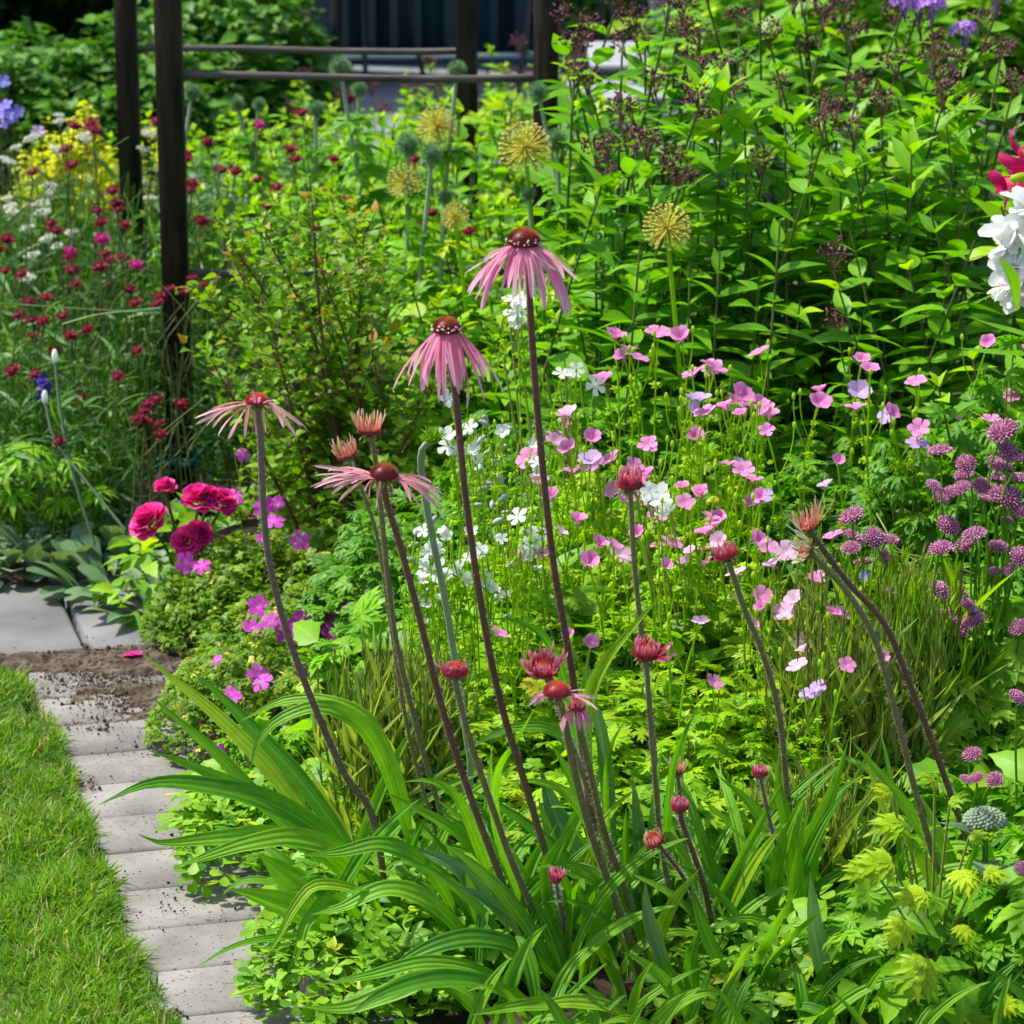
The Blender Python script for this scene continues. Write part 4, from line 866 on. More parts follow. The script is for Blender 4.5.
# ------------------------------------------------------------------ lamb's ear, hellebore leaf and low plants behind the slabs
WOOL = blade(7, .26, 'petal', .28, .18, 4)
WOOL2 = blade(7, .20, 'lance', .3, -.1, 4, curl=-.25)
def rosette(name, lab, cat, px, py, n, ln, mat, rad=.06, el=(.05, 1.1), Y=None, tp=(WOOL, WOOL2), group=None):
    q = gnd(px, py) if Y is None else np.array([at(px, py, Y)[0], Y, 0]); t = thing(name, lab, cat, q, group); mb = MB()
    a = U(0, 6.3, n); e = U(el[0], el[1], n); d = np.stack([np.cos(a) * np.cos(e), np.sin(a) * np.cos(e), np.sin(e)], -1); P = q + np.stack([np.cos(a), np.sin(a), np.zeros(n)], -1) * rad * U(.2, 1, n)[:, None] + (0, 0, .012)
    for k, T in enumerate(tp):
        mk = np.arange(n) % len(tp) == k; mb.inst(T, P[mk], d[mk], (0, 0, 1.), U(ln[0], ln[1], mk.sum()))
    part('leaves', mb, mat, t); return t
rosette('lambs_ear', "woolly grey lamb's ear rosette at the edge of the slab", "lamb's ear", 25, 570, 34, (.06, .10), M_['lamb'], .08, group="lamb's ear rosettes")
rosette('lambs_ear', "woolly lamb's ear with upright grey leaves at the slab joint", "lamb's ear", 58, 574, 34, (.05, .10), M_['lamb'], .06, group="lamb's ear rosettes")
rosette('lambs_ear', "grey lamb's ear rosette beyond the left edge of the slab", "lamb's ear", -14, 574, 26, (.06, .10), M_['lamb'], .08, group="lamb's ear rosettes")
rosette('lambs_ear', "dark lamb's ear leaves spilling over the slab below the roses", "lamb's ear", 118, 592, 30, (.05, .10), M_['mix_leaf2'], .08, (.0, 1.0), group="lamb's ear rosettes")
rosette('lambs_ear', "grey green leaves in front of the magenta roses", "lamb's ear", 150, 612, 26, (.05, .10), M_['mix_leaf2'], .08, (.0, 1.2), group="lamb's ear rosettes")
rosette('lambs_ear', "grey leaved plant left of the magenta roses", "lamb's ear", 122, 562, 34, (.07, .14), M_['mix_leaf2'], .12, (.3, 1.3), group="lamb's ear rosettes")
ht = thing('hellebore', 'big light green hand shaped leaves at the left edge', 'hellebore', (at(25, 470, 5.35)[0], 5.35, 0)); mb = MB(); st = MB()
HB = palmate(7, 300, .11, True, .4)
for px, py, s in [(27, 448, .15), (-2, 468, .12), (52, 468, .10), (12, 492, .11), (60, 500, .09), (95, 490, .09), (70, 460, .08)]:
    p = at(px, py, 5.25); mb.inst(HB, p, (U(-.5, .5), -1, -.15), (0, -.55, 1), s, .8); st.tube([(*WM[ht.name].translation[:2], 0), p - (0, -.03, .02), p], .003, 5)
part('leaves', mb, M_['mix_leaf'], ht); part('stems', st, M_['ger_leaf'], ht)
# campion: tall woolly grey stem with bud
ct = thing('campion', 'thin woolly grey campion stem with a white bud', 'campion', (at(95, 540, 5.15)[0], 5.15, 0))
mb = MB(); mb.tube(on_line([(55, 360), (62, 420), (75, 480), (95, 545)], 5.2, 5.15, 16), .0028, 5); mb.tube(on_line([(45, 400), (55, 440), (85, 480), (125, 530)], 5.2, 5.1, 16), .0026, 5); part('stem', mb, M_['lamb'], ct)
mb = MB(); mb.inst(LUMP, np.array([at(45, 398, 5.2), at(55, 357, 5.2)]), (0, 0, 1.), (0, 1, 0), np.array([[.012, .03, .012]] * 2)); part('flower_bud', mb, M_['white'], ct)

# ------------------------------------------------------------------ low mat of magenta cranesbill
SANF = [foliage(1700, .26, .24, .18, [T_SMALLP, T_PALM, T_SMALLP], (.020, .034), 60, .62, flat=.8) for _ in range(2)]
SANM = [(a.mesh('mat_leaves', M_['san_leaf']), b.mesh('mat_stalks', M_['ger_stalk'])) for a, b in SANF]
def flower_mesh(mat, cup, w=.36, r=1.0, nm='cranesbill_flower'):
    mb = MB(); f = five(1.0, cup, w, 'petal', 5, .22); f = (f[0] * (1 + rng.normal(0, .045, (len(f[0]), 3))), f[1], f[2]); mb.inst(f, np.zeros((1, 3)), (0, 1, 0), (0, 0, 1), 1.0)
    mb.inst(SPIKE, np.zeros((1, 3)), (0, 0, 1), (0, 1, 0), np.array([[.12, .45, .12]]), .9); mb.inst(blade(3, .12, 'lance'), np.array([[0, 0, -.12]] * 5), [(math.cos(a), math.sin(a), .3) for a in np.arange(5) * 1.2566 + .6], (0, 0, 1), .5)
    return mb.mesh(nm, mat)
MAG = [flower_mesh(M_['g_mag'], c, .40) for c in (.1, .4)]
PNK = [flower_mesh(M_['g_pink'], c, w_) for c, w_ in ((.45, .44), (.75, .46), (1.0, .44), (.6, .38))]; PAL = [flower_mesh(M_['g_pale'], c, .42) for c in (.5, .9)]; LIL = [flower_mesh(M_['g_lilac'], c, .44) for c in (.3, .7)]
STK = []
for q in range(5):
    mb = MB(); ph = U(0, 6.3); mb.tube(smooth([(math.cos(ph) * .03, math.sin(ph) * .03, -.19), (math.cos(ph) * .018, math.sin(ph) * .018, -.07), (0, 0, 0)], 7), [.0015] * 7, 4)
    a = np.array([math.cos(ph), math.sin(ph), 0]) * .018; mb.tube(smooth([a + (0, 0, -.07), a * 2 + (0, 0, -.03), a * 2.2 + (0, 0, .005)], 5), .0011, 3); mb.inst(LUMP, np.array([a * 2.2 + (0, 0, .008)]), (0, 0, 1.), (0, 1, 0), np.array([[.006, .012, .006]]))
    for z_ in (-.045, -.075, -.10, -.13):
        f_ = 1 + z_ / .19; m_ = 3; pz = np.array([math.cos(ph) * .03 * (1 - f_), math.sin(ph) * .03 * (1 - f_), z_]); mb.inst(T_SMALLP, np.repeat(pz[None], m_, 0), rdir(m_, .0, .9), rdir(m_, .7, 1.4), U(.012, .024, m_) * (1.5 - f_), U(0, .85, m_))
    STK.append(mb.mesh('flower_stalk', M_['ger_leaf']))
def put_flower(t, px, py, Yt, proto, rp, zs=1.0, face=True):
    p = at(px, py, Yt); st = link('flower_stalk', STK[rng.integers(0, 5)], t, pose(p, U(0, 6.3), zs))
    tx = (U(-.25, .75) + (face if face is not True else 0)) if face else U(-.2, .4); link('flower', proto, st, pose(p, U(0, 6.3), rp / F * Yt * 1.15, tx, U(-.6, .6)))
SG = [(0, 0, 'low cranesbill mat spilling over the soil below the roses', 222, 606, 4.8, .55), (0, 0, 'cranesbill mat with pale dry calyces behind the soil', 262, 570, 4.85, .8), (0, 0, 'low cranesbill mat with a magenta cluster right of the slim stem', 315, 650, 4.5, .85), (0, 0, 'cranesbill mat beside the bend of the path', 250, 700, 4.3, .62), (0, 0, 'small cranesbill mat at the path edge among yellow leaves', 268, 790, 3.95, .42), (0, 0, 'cranesbill mat under the berberis', 335, 590, 4.85, .9), (0, 0, 'cranesbill mat behind the coneflower leaves', 350, 720, 4.2, .7)]
STh = []
for k, (_, _, lab, px, py, Yt, s_) in enumerate(SG):
    q = at(px, py, Yt, .0); t = thing('magenta_cranesbill', lab, 'cranesbill', (q[0], Yt, 0), 'magenta cranesbill mats'); STh.append((px, py, t))
    s = (s_, s_, s_ ** .5 * 1.0); M = pose((q[0], Yt, 0), U(0, 6.3), s); o = link('foliage', SANM[k % 2][0], t, M); link('stalks', SANM[k % 2][1], o, M)
for px, py, r in [(259,606,9),(271,622,9),(252,628,8),(285,632,9),(301,622,9),(296,632,8),(325,616,9),(328,626,9),(331,634,9),(342,602,8),(259,675,10),(262,682,9),(300,668,7),(306,677,6),(230,693,6),(236,698,6),(217,751,7),(289,780,7),(296,774,6),(186,563,9),(202,566,7),(300,541,8),(273,521,9),(262,509,7),(278,505,8),(265,507,8),(234,497,8),(243,455,6),(217,660,5),(255,760,5),(262,539,5),(310,628,7),(337,606,6)]:
    t = min(STh, key=lambda a: (a[0] - px) ** 2 + (a[1] - py) ** 2)[2]; Yt = np.interp(py, [500, 790], [4.95, 3.85]) - .03; put_flower(t, px, py, Yt - .05, MAG[rng.integers(0, 2)], r * 1.2, .6, .6)

# ------------------------------------------------------------------ pink cranesbill, the big light mass in the middle
T_CR = [T_PALM, T_PALM3, palmate(5, 240, .15, True, .35)]
GF = [foliage(1500, .27, .27, .37, T_CR, (.026, .052), 240, .66, flat=.5, el=(-.4, .7)) for _ in range(3)]
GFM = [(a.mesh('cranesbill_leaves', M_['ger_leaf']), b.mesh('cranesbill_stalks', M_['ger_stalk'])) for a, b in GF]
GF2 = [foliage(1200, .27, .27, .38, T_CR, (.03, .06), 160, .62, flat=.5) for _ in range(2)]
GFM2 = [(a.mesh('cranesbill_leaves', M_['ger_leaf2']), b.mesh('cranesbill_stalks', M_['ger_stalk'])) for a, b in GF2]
GC = [(560, 600, 4.05, .27, 0, 'yellow green cranesbill behind the tallest coneflower stem'), (660, 640, 4.0, .27, 0, 'yellow green cranesbill mass with pink flowers in the centre'), (760, 640, 4.0, .26, 0, 'light green cranesbill right of the single red bud'), (610, 500, 4.45, .33, 0, 'cranesbill with pink flowers around the white bellflower'),
      (710, 520, 4.4, .33, 0, 'cranesbill covered in pale pink flowers right of the white bellflower'), (800, 560, 4.3, .30, 1, 'green cranesbill around the pair of spiky buds'), (660, 430, 4.85, .36, 1, 'cranesbill with scattered lilac pink flowers further back'), (750, 430, 4.8, .36, 1, 'cranesbill with a dense row of pink flowers under the phlox'),
      (570, 420, 4.85, .36, 1, 'cranesbill behind the bellflowers with small pink flowers'), (850, 440, 4.75, .34, 1, 'shaded cranesbill with lilac flowers under the phlox'), (930, 430, 4.7, .34, 1, 'cranesbill with shade toned leaves behind the masterwort'), (520, 700, 3.85, .22, 0, 'yellow green cranesbill low among the coneflower stems'),
      (620, 730, 3.75, .21, 0, 'low cranesbill foliage behind the coneflower leaves'), (720, 750, 3.72, .2, 0, 'low cranesbill foliage right of the two small red buds'), (1130, 560, 4.1, .34, 1, 'cranesbill in the bed beyond the right edge, front'), (1150, 430, 4.5, .4, 1, 'cranesbill in the bed beyond the right edge, back'), (1010, 400, 4.5, .46, 1, 'cranesbill with pink flowers at the right edge below the white lily'), (860, 660, 4.05, .24, 1, 'green cranesbill behind the long curved stems'), (480, 480, 4.7, .3, 1, 'green foliage of cranesbill around the white bellflowers')]
GT_ = []
for k, (px, py, Yt, h, m_, lab) in enumerate(GC):
    Yt = Yt - .22 if Yt > 4.4 else Yt
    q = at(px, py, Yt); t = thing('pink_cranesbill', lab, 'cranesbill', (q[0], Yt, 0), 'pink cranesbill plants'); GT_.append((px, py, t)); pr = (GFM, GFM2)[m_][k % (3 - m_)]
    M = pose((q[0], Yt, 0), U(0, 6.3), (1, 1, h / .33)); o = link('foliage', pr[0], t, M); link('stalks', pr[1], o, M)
pink = [(657,332),(612,335),(683,340),(626,357),(637,356),(608,387),(693,373),(714,369),(570,414),(562,429),(560,437),(564,447),(593,437),(532,455),(536,481),(573,470),(590,463),(613,459),(702,412),(701,436),(643,447),(653,444),(612,490),(642,505),(657,515),(683,484),(690,505),(702,498),(635,470),(650,475),(716,369),(722,407),(732,400),(747,401),(738,413),(761,403),(768,407),(773,419),(769,434),(703,435),(742,468),(749,485),(761,497),(747,506),(703,496),(717,522),(708,530),(818,394),(821,401),(851,413),(862,365),(874,369),(892,412),(831,533),(837,465),(762,357),(918,440),(915,431),(986,419),(918,379),(993,346),(1019,346),(1010,393),(610,547),(661,548),(670,547),(642,535),(662,567),(701,534),(715,522),(709,551),(703,561),(753,544),(767,546),(810,583),(819,575),(759,597),(750,625),(762,610),(716,684),(837,615),(573,636),(590,643),(502,637),(576,526),(545,555),(598,546),(840,613),(886,656),(846,662),(892,590),(726,462),(628,497),(650,487),(550,500),(585,560),(740,398),(754,408),(627,350),(520,560)]
pale = [(783,555),(772,568),(796,603),(783,615),(801,639),(796,666),(700,622),(557,536),(681,567),(690,555),(620,555),(735,575),(560,437),(570,414),(714,369),(805,650),(673,548),(720,540)]
lil = [(687,402),(692,411),(816,689),(809,694),(884,418),(919,443),(830,489),(856,393),(742,465),(590,463),(761,497),(700,404)]
for L_, pr, r in ((pink, PNK, 11.3), (pale, PAL, 11.3), (lil, LIL, 11.5)):
    for px, py in L_:
        t = min(GT_, key=lambda a: (a[0] - px) ** 2 + 1.6 * (a[1] - 40 - py) ** 2)[2]; Yt = np.interp(py, [340, 440, 560, 690], [4.55, 4.3, 4.0, 3.72]) - .1
        put_flower(t, px + U(-5, 5), py + U(-4, 4), Yt + U(-.08, .06), pr[rng.integers(0, len(pr))], r * U(.7, 1.15))
# ------------------------------------------------------------------ white bellflowers with lilac grey buds
STAR = [flower_mesh(M_['white'], c, .34, nm='white_flower') for c in (.35, .8)]
BUD = MB().inst(LUMP, np.zeros((1, 3)), (0, 1, 0), (0, 0, 1), np.array([[.9, 1.7, .9]])).inst(LUMP, np.array([[0, -.6, 0]]), (0, 1, 0), (0, 0, 1), np.array([[.7, .8, .7]]), .1).mesh('bud', M_['lilbud'])
WG = [(440, 560, 4.0, 'white bellflower with an open star flower between two coneflower stems'), (480, 440, 4.15, 'white bellflower right of the nodding bud with many grey buds'), (520, 540, 4.0, 'white bellflower left of the tallest coneflower stem'), (655, 500, 3.95, 'pair of large white bellflowers right of the pink bud'), (520, 310, 4.4, 'white flowers behind the tallest coneflower petals'), (570, 380, 4.5, 'small cluster of white flowers behind the pink cranesbills')]
WT = []
for px, py, Yt, lab in WG:
    q = at(px, py + 30, Yt); WT.append((px, py, thing('white_bellflower', lab, 'bellflower', (q[0], Yt, 0), 'white bellflowers'), Yt, q))
def wt(px, py): return min(WT, key=lambda a: (a[0] - px) ** 2 + .5 * (a[1] - py) ** 2)
for px, py, r in [(U(420, 460), U(520, 615), U(5, 9)) for _ in range(10)] + [(U(465, 545), U(410, 600), U(5, 8)) for _ in range(14)] + [(517,312,11),(525,300,9),(511,300,8),(520,322,9),(449,398,8),(470,428,8),(446,438,10),(448,446,9),(456,451,7),(474,451,8),(476,459,6),(518,517,9),(538,535,12),(434,572,15),(486,580,8),(481,555,8),(657,499,14),(668,512,11),(650,492,9),(562,374,8),(570,378,8),(576,370,7),(595,386,9),(428,605,7),(530,545,9),(493,588,6),(440,600,6)]:
    g_ = wt(px, py); put_flower(g_[2], px, py, g_[3] - .22, STAR[rng.integers(0, 2)], r * 1.15, .8, .4)
for px, py in [(485,418),(485,423),(508,428),(481,440),(504,447),(480,467),(500,479),(495,461),(481,490),(503,498),(498,521),(524,532),(432,521),(416,532),(437,546),(419,554),(457,583),(437,558),(423,596),(484,591),(495,598),(428,621),(509,615),(510,565),(498,537),(414,545),(426,560),(412,560),(420,585),(445,560),(475,470),(490,485),(478,505),(505,512),(430,550),(428,590),(480,600),(500,590),(488,452),(470,500),(492,505)]:
    g_ = wt(px, py); p = at(px, py, g_[3] - .1 + U(-.08, .05)); st = link('flower_stalk', STK[rng.integers(0, 5)], g_[2], pose(p, U(0, 6.3), .7)); link('flower_bud', BUD, st, pose(p, U(0, 6.3), 6.4 / F * g_[3] * U(.8, 1.25), U(-.8, .8), U(-.8, .8)))
for px, py, t, Yt, q in WT:
    mb = MB(); b = np.array([q[0] + .06, Yt, 0])
    for k in range(6):
        e = at(px + U(-25, 25), py + U(-20, 40), Yt + U(-.08, .08)); bb = b + (U(-.03, .03), U(-.03, .03), 0); mb.tube(smooth([bb, (bb + e) / 2 + (U(-.01, .01), 0, .02), e], 14), np.linspace(.0024, .0014, 14), 5)
    part('stems', mb, M_['ger_stalk'], t)
    mb = MB(); n = 30; a = U(0, 6.3, n); mb.inst(T_LANCE, b + np.stack([U(-.06, .06, n), U(-.06, .06, n), U(.02, .3, n)], -1), rdir(n, .1, .9), rdir(n, .7, 1.5), U(.07, .13, n)); part('leaves', mb, M_['mix_leaf'], t)

# ------------------------------------------------------------------ masterwort (mauve pincushions) at the right
def mast(n=90):
    mb = MB(); d = fib(n, .0); P = d * np.array([.86, .86, .42]); mb.lathe([(.01, -.2), (.5, -.12), (.74, .02), (.6, .22), (.01, .34)], 12, .1)
    mb.inst(THIN, P * .75, nrm(d + rdir(n) * .15), rdir(n), np.stack([np.full(n, .7), U(.2, .34, n), np.full(n, .7)], -1), U(.2, .9, n)); mb.inst(LUMP, P * U(.95, 1.1, n)[:, None], d, rdir(n), U(.10, .17, n), U(.35, 1, n))
    br = MB(); m = 18; a = np.arange(m) * 2 * PI / m; br.inst(blade(4, .17, 'lance', .2, -.05), np.stack([np.cos(a) * .3, np.sin(a) * .3, np.full(m, -.15)], -1), np.stack([np.cos(a), np.sin(a), np.full(m, .42)], -1), (0, 0, 1.), .78)
    return mb.mesh('masterwort_florets', M_['mast']), br.mesh('masterwort_bracts', M_['mast_b'])
MH = [mast(), mast(70)]
AG = [(1000, 470, 'masterwort with the densest cluster of mauve heads at the right edge'), (955, 490, 'masterwort with a column of small mauve heads left of the dense cluster'), (960, 545, 'masterwort with large open mauve heads below the dense cluster'), (865, 545, 'masterwort with flat mauve heads right of the spiky bud pair'), (955, 610, 'masterwort with a rounded cluster of seven heads above the bright leaves'), (985, 765, 'masterwort with small dark heads low at the right'), (1005, 910, 'masterwort with pale mauve heads in the lower right corner')]
AT = []
for px, py, lab in AG:
    Yt = np.interp(py, [450, 620, 780, 920], [3.95, 3.8, 3.55, 3.3]); q = at(px, py, Yt); b = at(px, py + 230, Yt); t = thing('masterwort', lab, 'masterwort', (q[0], Yt, 0), 'mauve masterwort plants'); AT.append((px, py, t, Yt))
    mb, st = foliage(190, .2, .18, min(.3, q[2] * .62), [T_PALMB, T_PALM], (.06, .11), 60, .55); link('foliage', mb.mesh('leaves', M_['ast_leaf']), t, WM[t.name]); link('leaf_stalks', st.mesh('stalks', M_['ger_leaf']), t, WM[t.name])
for px, py, r in [(1003,432,15),(1008,452,11),(940,452,12),(966,464,10),(964,476,10),(962,488,9),(952,492,8),(941,498,9),(934,487,9),(982,486,9),(985,499,8),(995,464,9),(1004,466,9),(998,478,9),(1010,479,9),(1021,459,10),(1007,497,14),(1021,479,9),(995,492,9),(948,526,12),(941,549,12),(975,535,12),(966,546,14),(998,547,10),(1008,521,7),(852,517,13),(853,538,12),(851,549,10),(874,538,11),(887,541,12),(863,563,9),(885,558,9),(995,572,7),(1010,570,7),(1021,558,12),(1021,510,9),(939,591,12),(958,596,10),(968,606,10),(947,616,10),(938,627,10),(958,630,12),(974,621,12),(1020,628,11),(1017,698,10),(972,755,10),(966,780,7),(977,778,7),(995,780,9),(875,620,9),(1002,894,12),(1002,921,10),(1017,923,9),(1012,937,9),(1023,869,9)]:
    g_ = min(AT, key=lambda a: (a[0] - px) ** 2 + (a[1] - py) ** 2); Yt = g_[3] + U(-.06, .06); p = at(px, py, Yt); b = np.array(WM[g_[2].name].translation) + (U(-.05, .05), U(-.05, .05), 0)
    mb = MB(); mb.tube(smooth([b, b * .5 + p * .5 + (U(-.05, .05), 0, -.04), b * .15 + p * .85 + (U(-.025, .025), 0, -.01), p], 12), np.linspace(.0024, .0014, 12), 5); st = part('stem', mb, M_['ger_leaf2'], g_[2])
    M = pose(p, U(0, 6.3), r / F * Yt * 1.2, U(-.1, .9), U(-.5, .5)); h_ = MH[rng.integers(0, 2)]; o = link('flower_head', h_[0], st, M); 
    k = link('bracts', h_[1], st, M)

# ------------------------------------------------------------------ lilies at the right edge
def lily_flower(t, C, ax, L, mat, w, n=6, flare=.9, nm='flower'):
    ax = nrm(ax); s = nrm(np.cross(ax, (0, 0, 1.))); u = np.cross(s, ax); mb = MB()
    for k in range(n):
        a = k * 2 * PI / n + .3; o = s * math.cos(a) + u * math.sin(a); ww = w * (1 if k % 2 else .8)
        P = smooth([C, C + ax * L * .35 + o * L * .12, C + ax * L * .75 + o * L * .3 * flare, C + ax * L * .95 + o * L * .62 * flare, C + ax * L * .86 + o * L * .85 * flare], 12)
        mb.strap(P, ww * np.sin(PI * np.linspace(.08, .97, 12) ** .8), N=-ax + o * .1, fold=.25, cols=4, ripple=.15)
    for k in range(6): mb.tube([C, C + ax * L * .9 + rng.normal(0, L * .06, 3)], .001, 4, 1.0)
    return part(nm, mb, mat, t)
p0 = at(1012, 166, 4.3); lt = thing('lily', 'crimson trumpet lily with a hanging red bud at the right edge', 'lily', (p0[0] + .1, 4.3, 0)); b = np.array(WM[lt.name].translation)
mb = MB(); mb.tube(smooth([b, b + (.02, 0, .5), b + (.02, 0, .92)], 12), .005, 6); part('stem', mb, M_['ph_stem'], lt)
lily_flower(lt, at(1060, 176, 4.3), np.array([-1, -.15, .12]), .085, M_['lily'], .016)
lily_flower(lt, at(1090, 110, 4.35), np.array([.8, -.4, .2]), .09, M_['lily'], .02)
def bud_(t, P0, P1, w, mat):
    mb = MB(); L = smooth([P0, (np.array(P0) + P1) / 2, P1], 10); mb.tube(L, w * np.sin(PI * np.linspace(.12, .98, 10)) ** .8, 8); part('flower_bud', mb, mat, t)
bud_(lt, at(990, 172, 4.28), at(1007, 190, 4.28), .0095, M_['lily']); bud_(lt, at(1010, 180, 4.25), at(1032, 176, 4.25), .008, M_['gold'])
mb = MB(); n = 26; mb.inst(T_LANCE, b + np.stack([np.zeros(n), np.zeros(n), np.linspace(.2, .88, n)], -1), rdir(n, .0, .7), (0, 0, 1.), U(.09, .13, n)); part('leaves', mb, M_['mix_leaf'], lt)
lw = thing('lily', 'white double lily blooms flushed pink at the right edge', 'lily', (at(1040, 300, 4.2)[0], 4.2, 0)); b = np.array(WM[lw.name].translation)
mb = MB(); mb.tube(smooth([b, b + (.0, 0, .4), b + (-.01, 0, .75)], 12), .005, 6); part('stem', mb, M_['ph_stem'], lw)
PETW = blade(7, .24, 'petal', .25, .3, 4, curl=-.2)
for px, py, s, az in [(1014, 232, .056, -.3), (1018, 268, .052, -.2), (1012, 292, .048, .1), (1030, 212, .055, .5), (1032, 285, .056, .4), (1008, 250, .036, -.5)]:
    p = at(px, py, 4.15); mb = MB(); n = 20; d = nrm(rdir(n, -.5, .8) * 1.25 + np.array([az - .3, -1.0, .05])); mb.inst(PETW, np.repeat(p[None], n, 0) - d * .006, d, rdir(n, .2, 1.3), U(.5, 1.0, n) * s)
    part('flower', mb, M_['white'], lw)
mb = MB(); p = at(1018, 292, 4.1); mb.inst(T_ROUND, np.array([at(1010, 285, 4.1), at(1020, 293, 4.1), at(1016, 268, 4.1)]), [(-.5, -1, .2), (.5, -1, 0), (0, -1, .3)], (0, 0, 1.), .028); part('pink_petals', mb, M_['g_pink'], lw)
mb = MB(); n = 22; mb.inst(T_LANCE3, b + np.stack([np.zeros(n), np.zeros(n), np.linspace(.15, .66, n)], -1), nrm(rdir(n, -.1, .8)), (0, 0, 1.), U(.09, .14, n)); mb.strap(on_line([(1000, 258), (1012, 280), (1018, 310)], 4.02, 4.05, 10), .012 * np.sin(PI * np.linspace(.03, .95, 10)), N=(.6, -.8, .3)); part('leaves', mb, M_['mix_leaf'], lw)
# rosy filler plant under the lilies
mixclump('leafy_perennial', 'fresh green foliage below the white lily at the right edge', 'perennial', 1035, 380, 4.35, 22, .13, MIX)

# ------------------------------------------------------------------ spent flower stalks
def seedclump(lab, px, py, Yb, n, rx, ry, h, mat, lean=(0, 0)):
    q = np.array([at(px, py, Yb, 0)[0], Yb, 0]); t = thing('spent_flower_stalks', lab, 'seed stalks', q, 'clumps of spent flower stalks'); mb = MB(); st = MB()
    for k in range(n):
        a = U(0, 6.3); r = math.sqrt(rng.random()); b = q + (rx * r * math.cos(a), ry * r * math.sin(a), 0); hh = h * U(.65, 1.08); e = b + (lean[0] + U(-.05, .05), U(-.04, .04), hh)
        P = smooth([b, (b + e) / 2 + (U(-.01, .01), 0, 0), e], 9); st.tube(P, np.linspace(.0019, .001, 9), 3, rng.random()); m = 22; s = rng.random(m) ** .7 * .55 + .45
        i = np.clip((s * 8).astype(int), 0, 7); pp = P[i] + (P[i + 1] - P[i]) * (s * 8 - i)[:, None]; mb.inst(SPIKE, pp, nrm(rdir(m, 1.2, 1.52)), rdir(m), np.stack([U(.004, .0065, m), U(.016, .030, m), U(.004, .0065, m)], -1), U(0, 1, m))
        mb.inst(T_NARROW2, P[rng.integers(0, 7, 6)], rdir(6, .6, 1.4), rdir(6), U(.06, .13, 6), U(0, .85, 6))
    part('stems', st, mat, t); part('seed_pods', mb, mat, t)
seedclump('greenish brown spent stalks behind the left coneflower leaves', 395, 870, 3.72, 110, .085, .09, .31, M_['seed'])
seedclump('reddish spent stalks under the long curved stems at the right', 840, 800, 3.8, 130, .12, .12, .40, M_['seed'], (.01, 0))
seedclump('spent green stalks left of the bright yellow leaves', 800, 900, 3.55, 70, .08, .1, .20, M_['seed'])
seedclump('tall thin green stalks right of the pink cranesbill', 895, 770, 3.85, 90, .08, .08, .40, M_['ger_leaf'])

# ------------------------------------------------------------------ yellow leaves and low cover at the lower right
def gold_leaf_T():
    out = []
    for a, l in ((-1.15, .55), (-.5, .8), (.0, 1.0), (.5, .8), (1.15, .55)):
        out.append(rotz(blade(11, .17, 'lance', .25, .35, 2, .28), a, l))
        for s in (-1, 1): out.append(rotz(blade(5, .16, 'lance', .25, .3, 2, .25), a + s * .45, l * .5, (-math.sin(a) * l * .36, math.cos(a) * l * .36, -.03)))
    return join(out)
GLT = gold_leaf_T()
q = gnd(930, 1010); gt = thing('golden_leaved_plant', 'plant with deeply cut bright yellow leaves at the lower right', 'golden foliage plant', q)
mb = MB(); st = MB()
for px, py, s, dx, dz in [(905, 822, .07, -1, .1), (892, 862, .075, -1, .05), (872, 868, .05, -1, 0), (925, 845, .05, -.6, .3), (925, 893, .055, -1, -.1), (905, 920, .07, -.5, -.8), (925, 958, .085, -.4, -.8), (900, 975, .06, -.6, -.5), (960, 925, .05, .4, -.4), (950, 800, .045, .3, .4), (935, 780, .04, -.3, .5), (970, 835, .045, .5, .2), (985, 870, .05, .4, 0), (940, 1005, .07, 0, -.6), (965, 1015, .06, .4, -.4), (890, 790, .04, -.5, .2), (960, 870, .05, .1, -.2), (1000, 1000, .05, .5, -.2)]:
    p = at(px, py, 3.14 if py > 850 else 3.3); mb.inst(GLT, p, (dx, -.5 + U(-.3, .3), dz * .7), (U(-.5, .5), -.7, .9), s * U(.6, .85), rng.random()); st.tube(smooth([q, (q + p) / 2 + (0, 0, .03), p], 8), .0016, 4)
part('leaves', mb, M_['gold'], gt); part('leaf_stalks', st, M_['ger_stalk'], gt)
LOWF = [foliage(420, .2, .18, .13, [T_TRI, T_TRI, T_SMALLP], (.03, .055), 100, .5, flat=.5) for _ in range(3)]
LOWM = [(a.mesh('low_leaves', M_['low_leaf']), b.mesh('low_stalks', M_['ger_leaf'])) for a, b in LOWF]
LB = [foliage(160, .2, .18, .22, [T_OVJ, T_PALMB, T_PALM3], (.05, .09), 80, .55) for _ in range(2)]
LBM = [(a.mesh('leaves', M_['mix_leaf']), b.mesh('stalks', M_['ger_leaf'])) for a, b in LB]
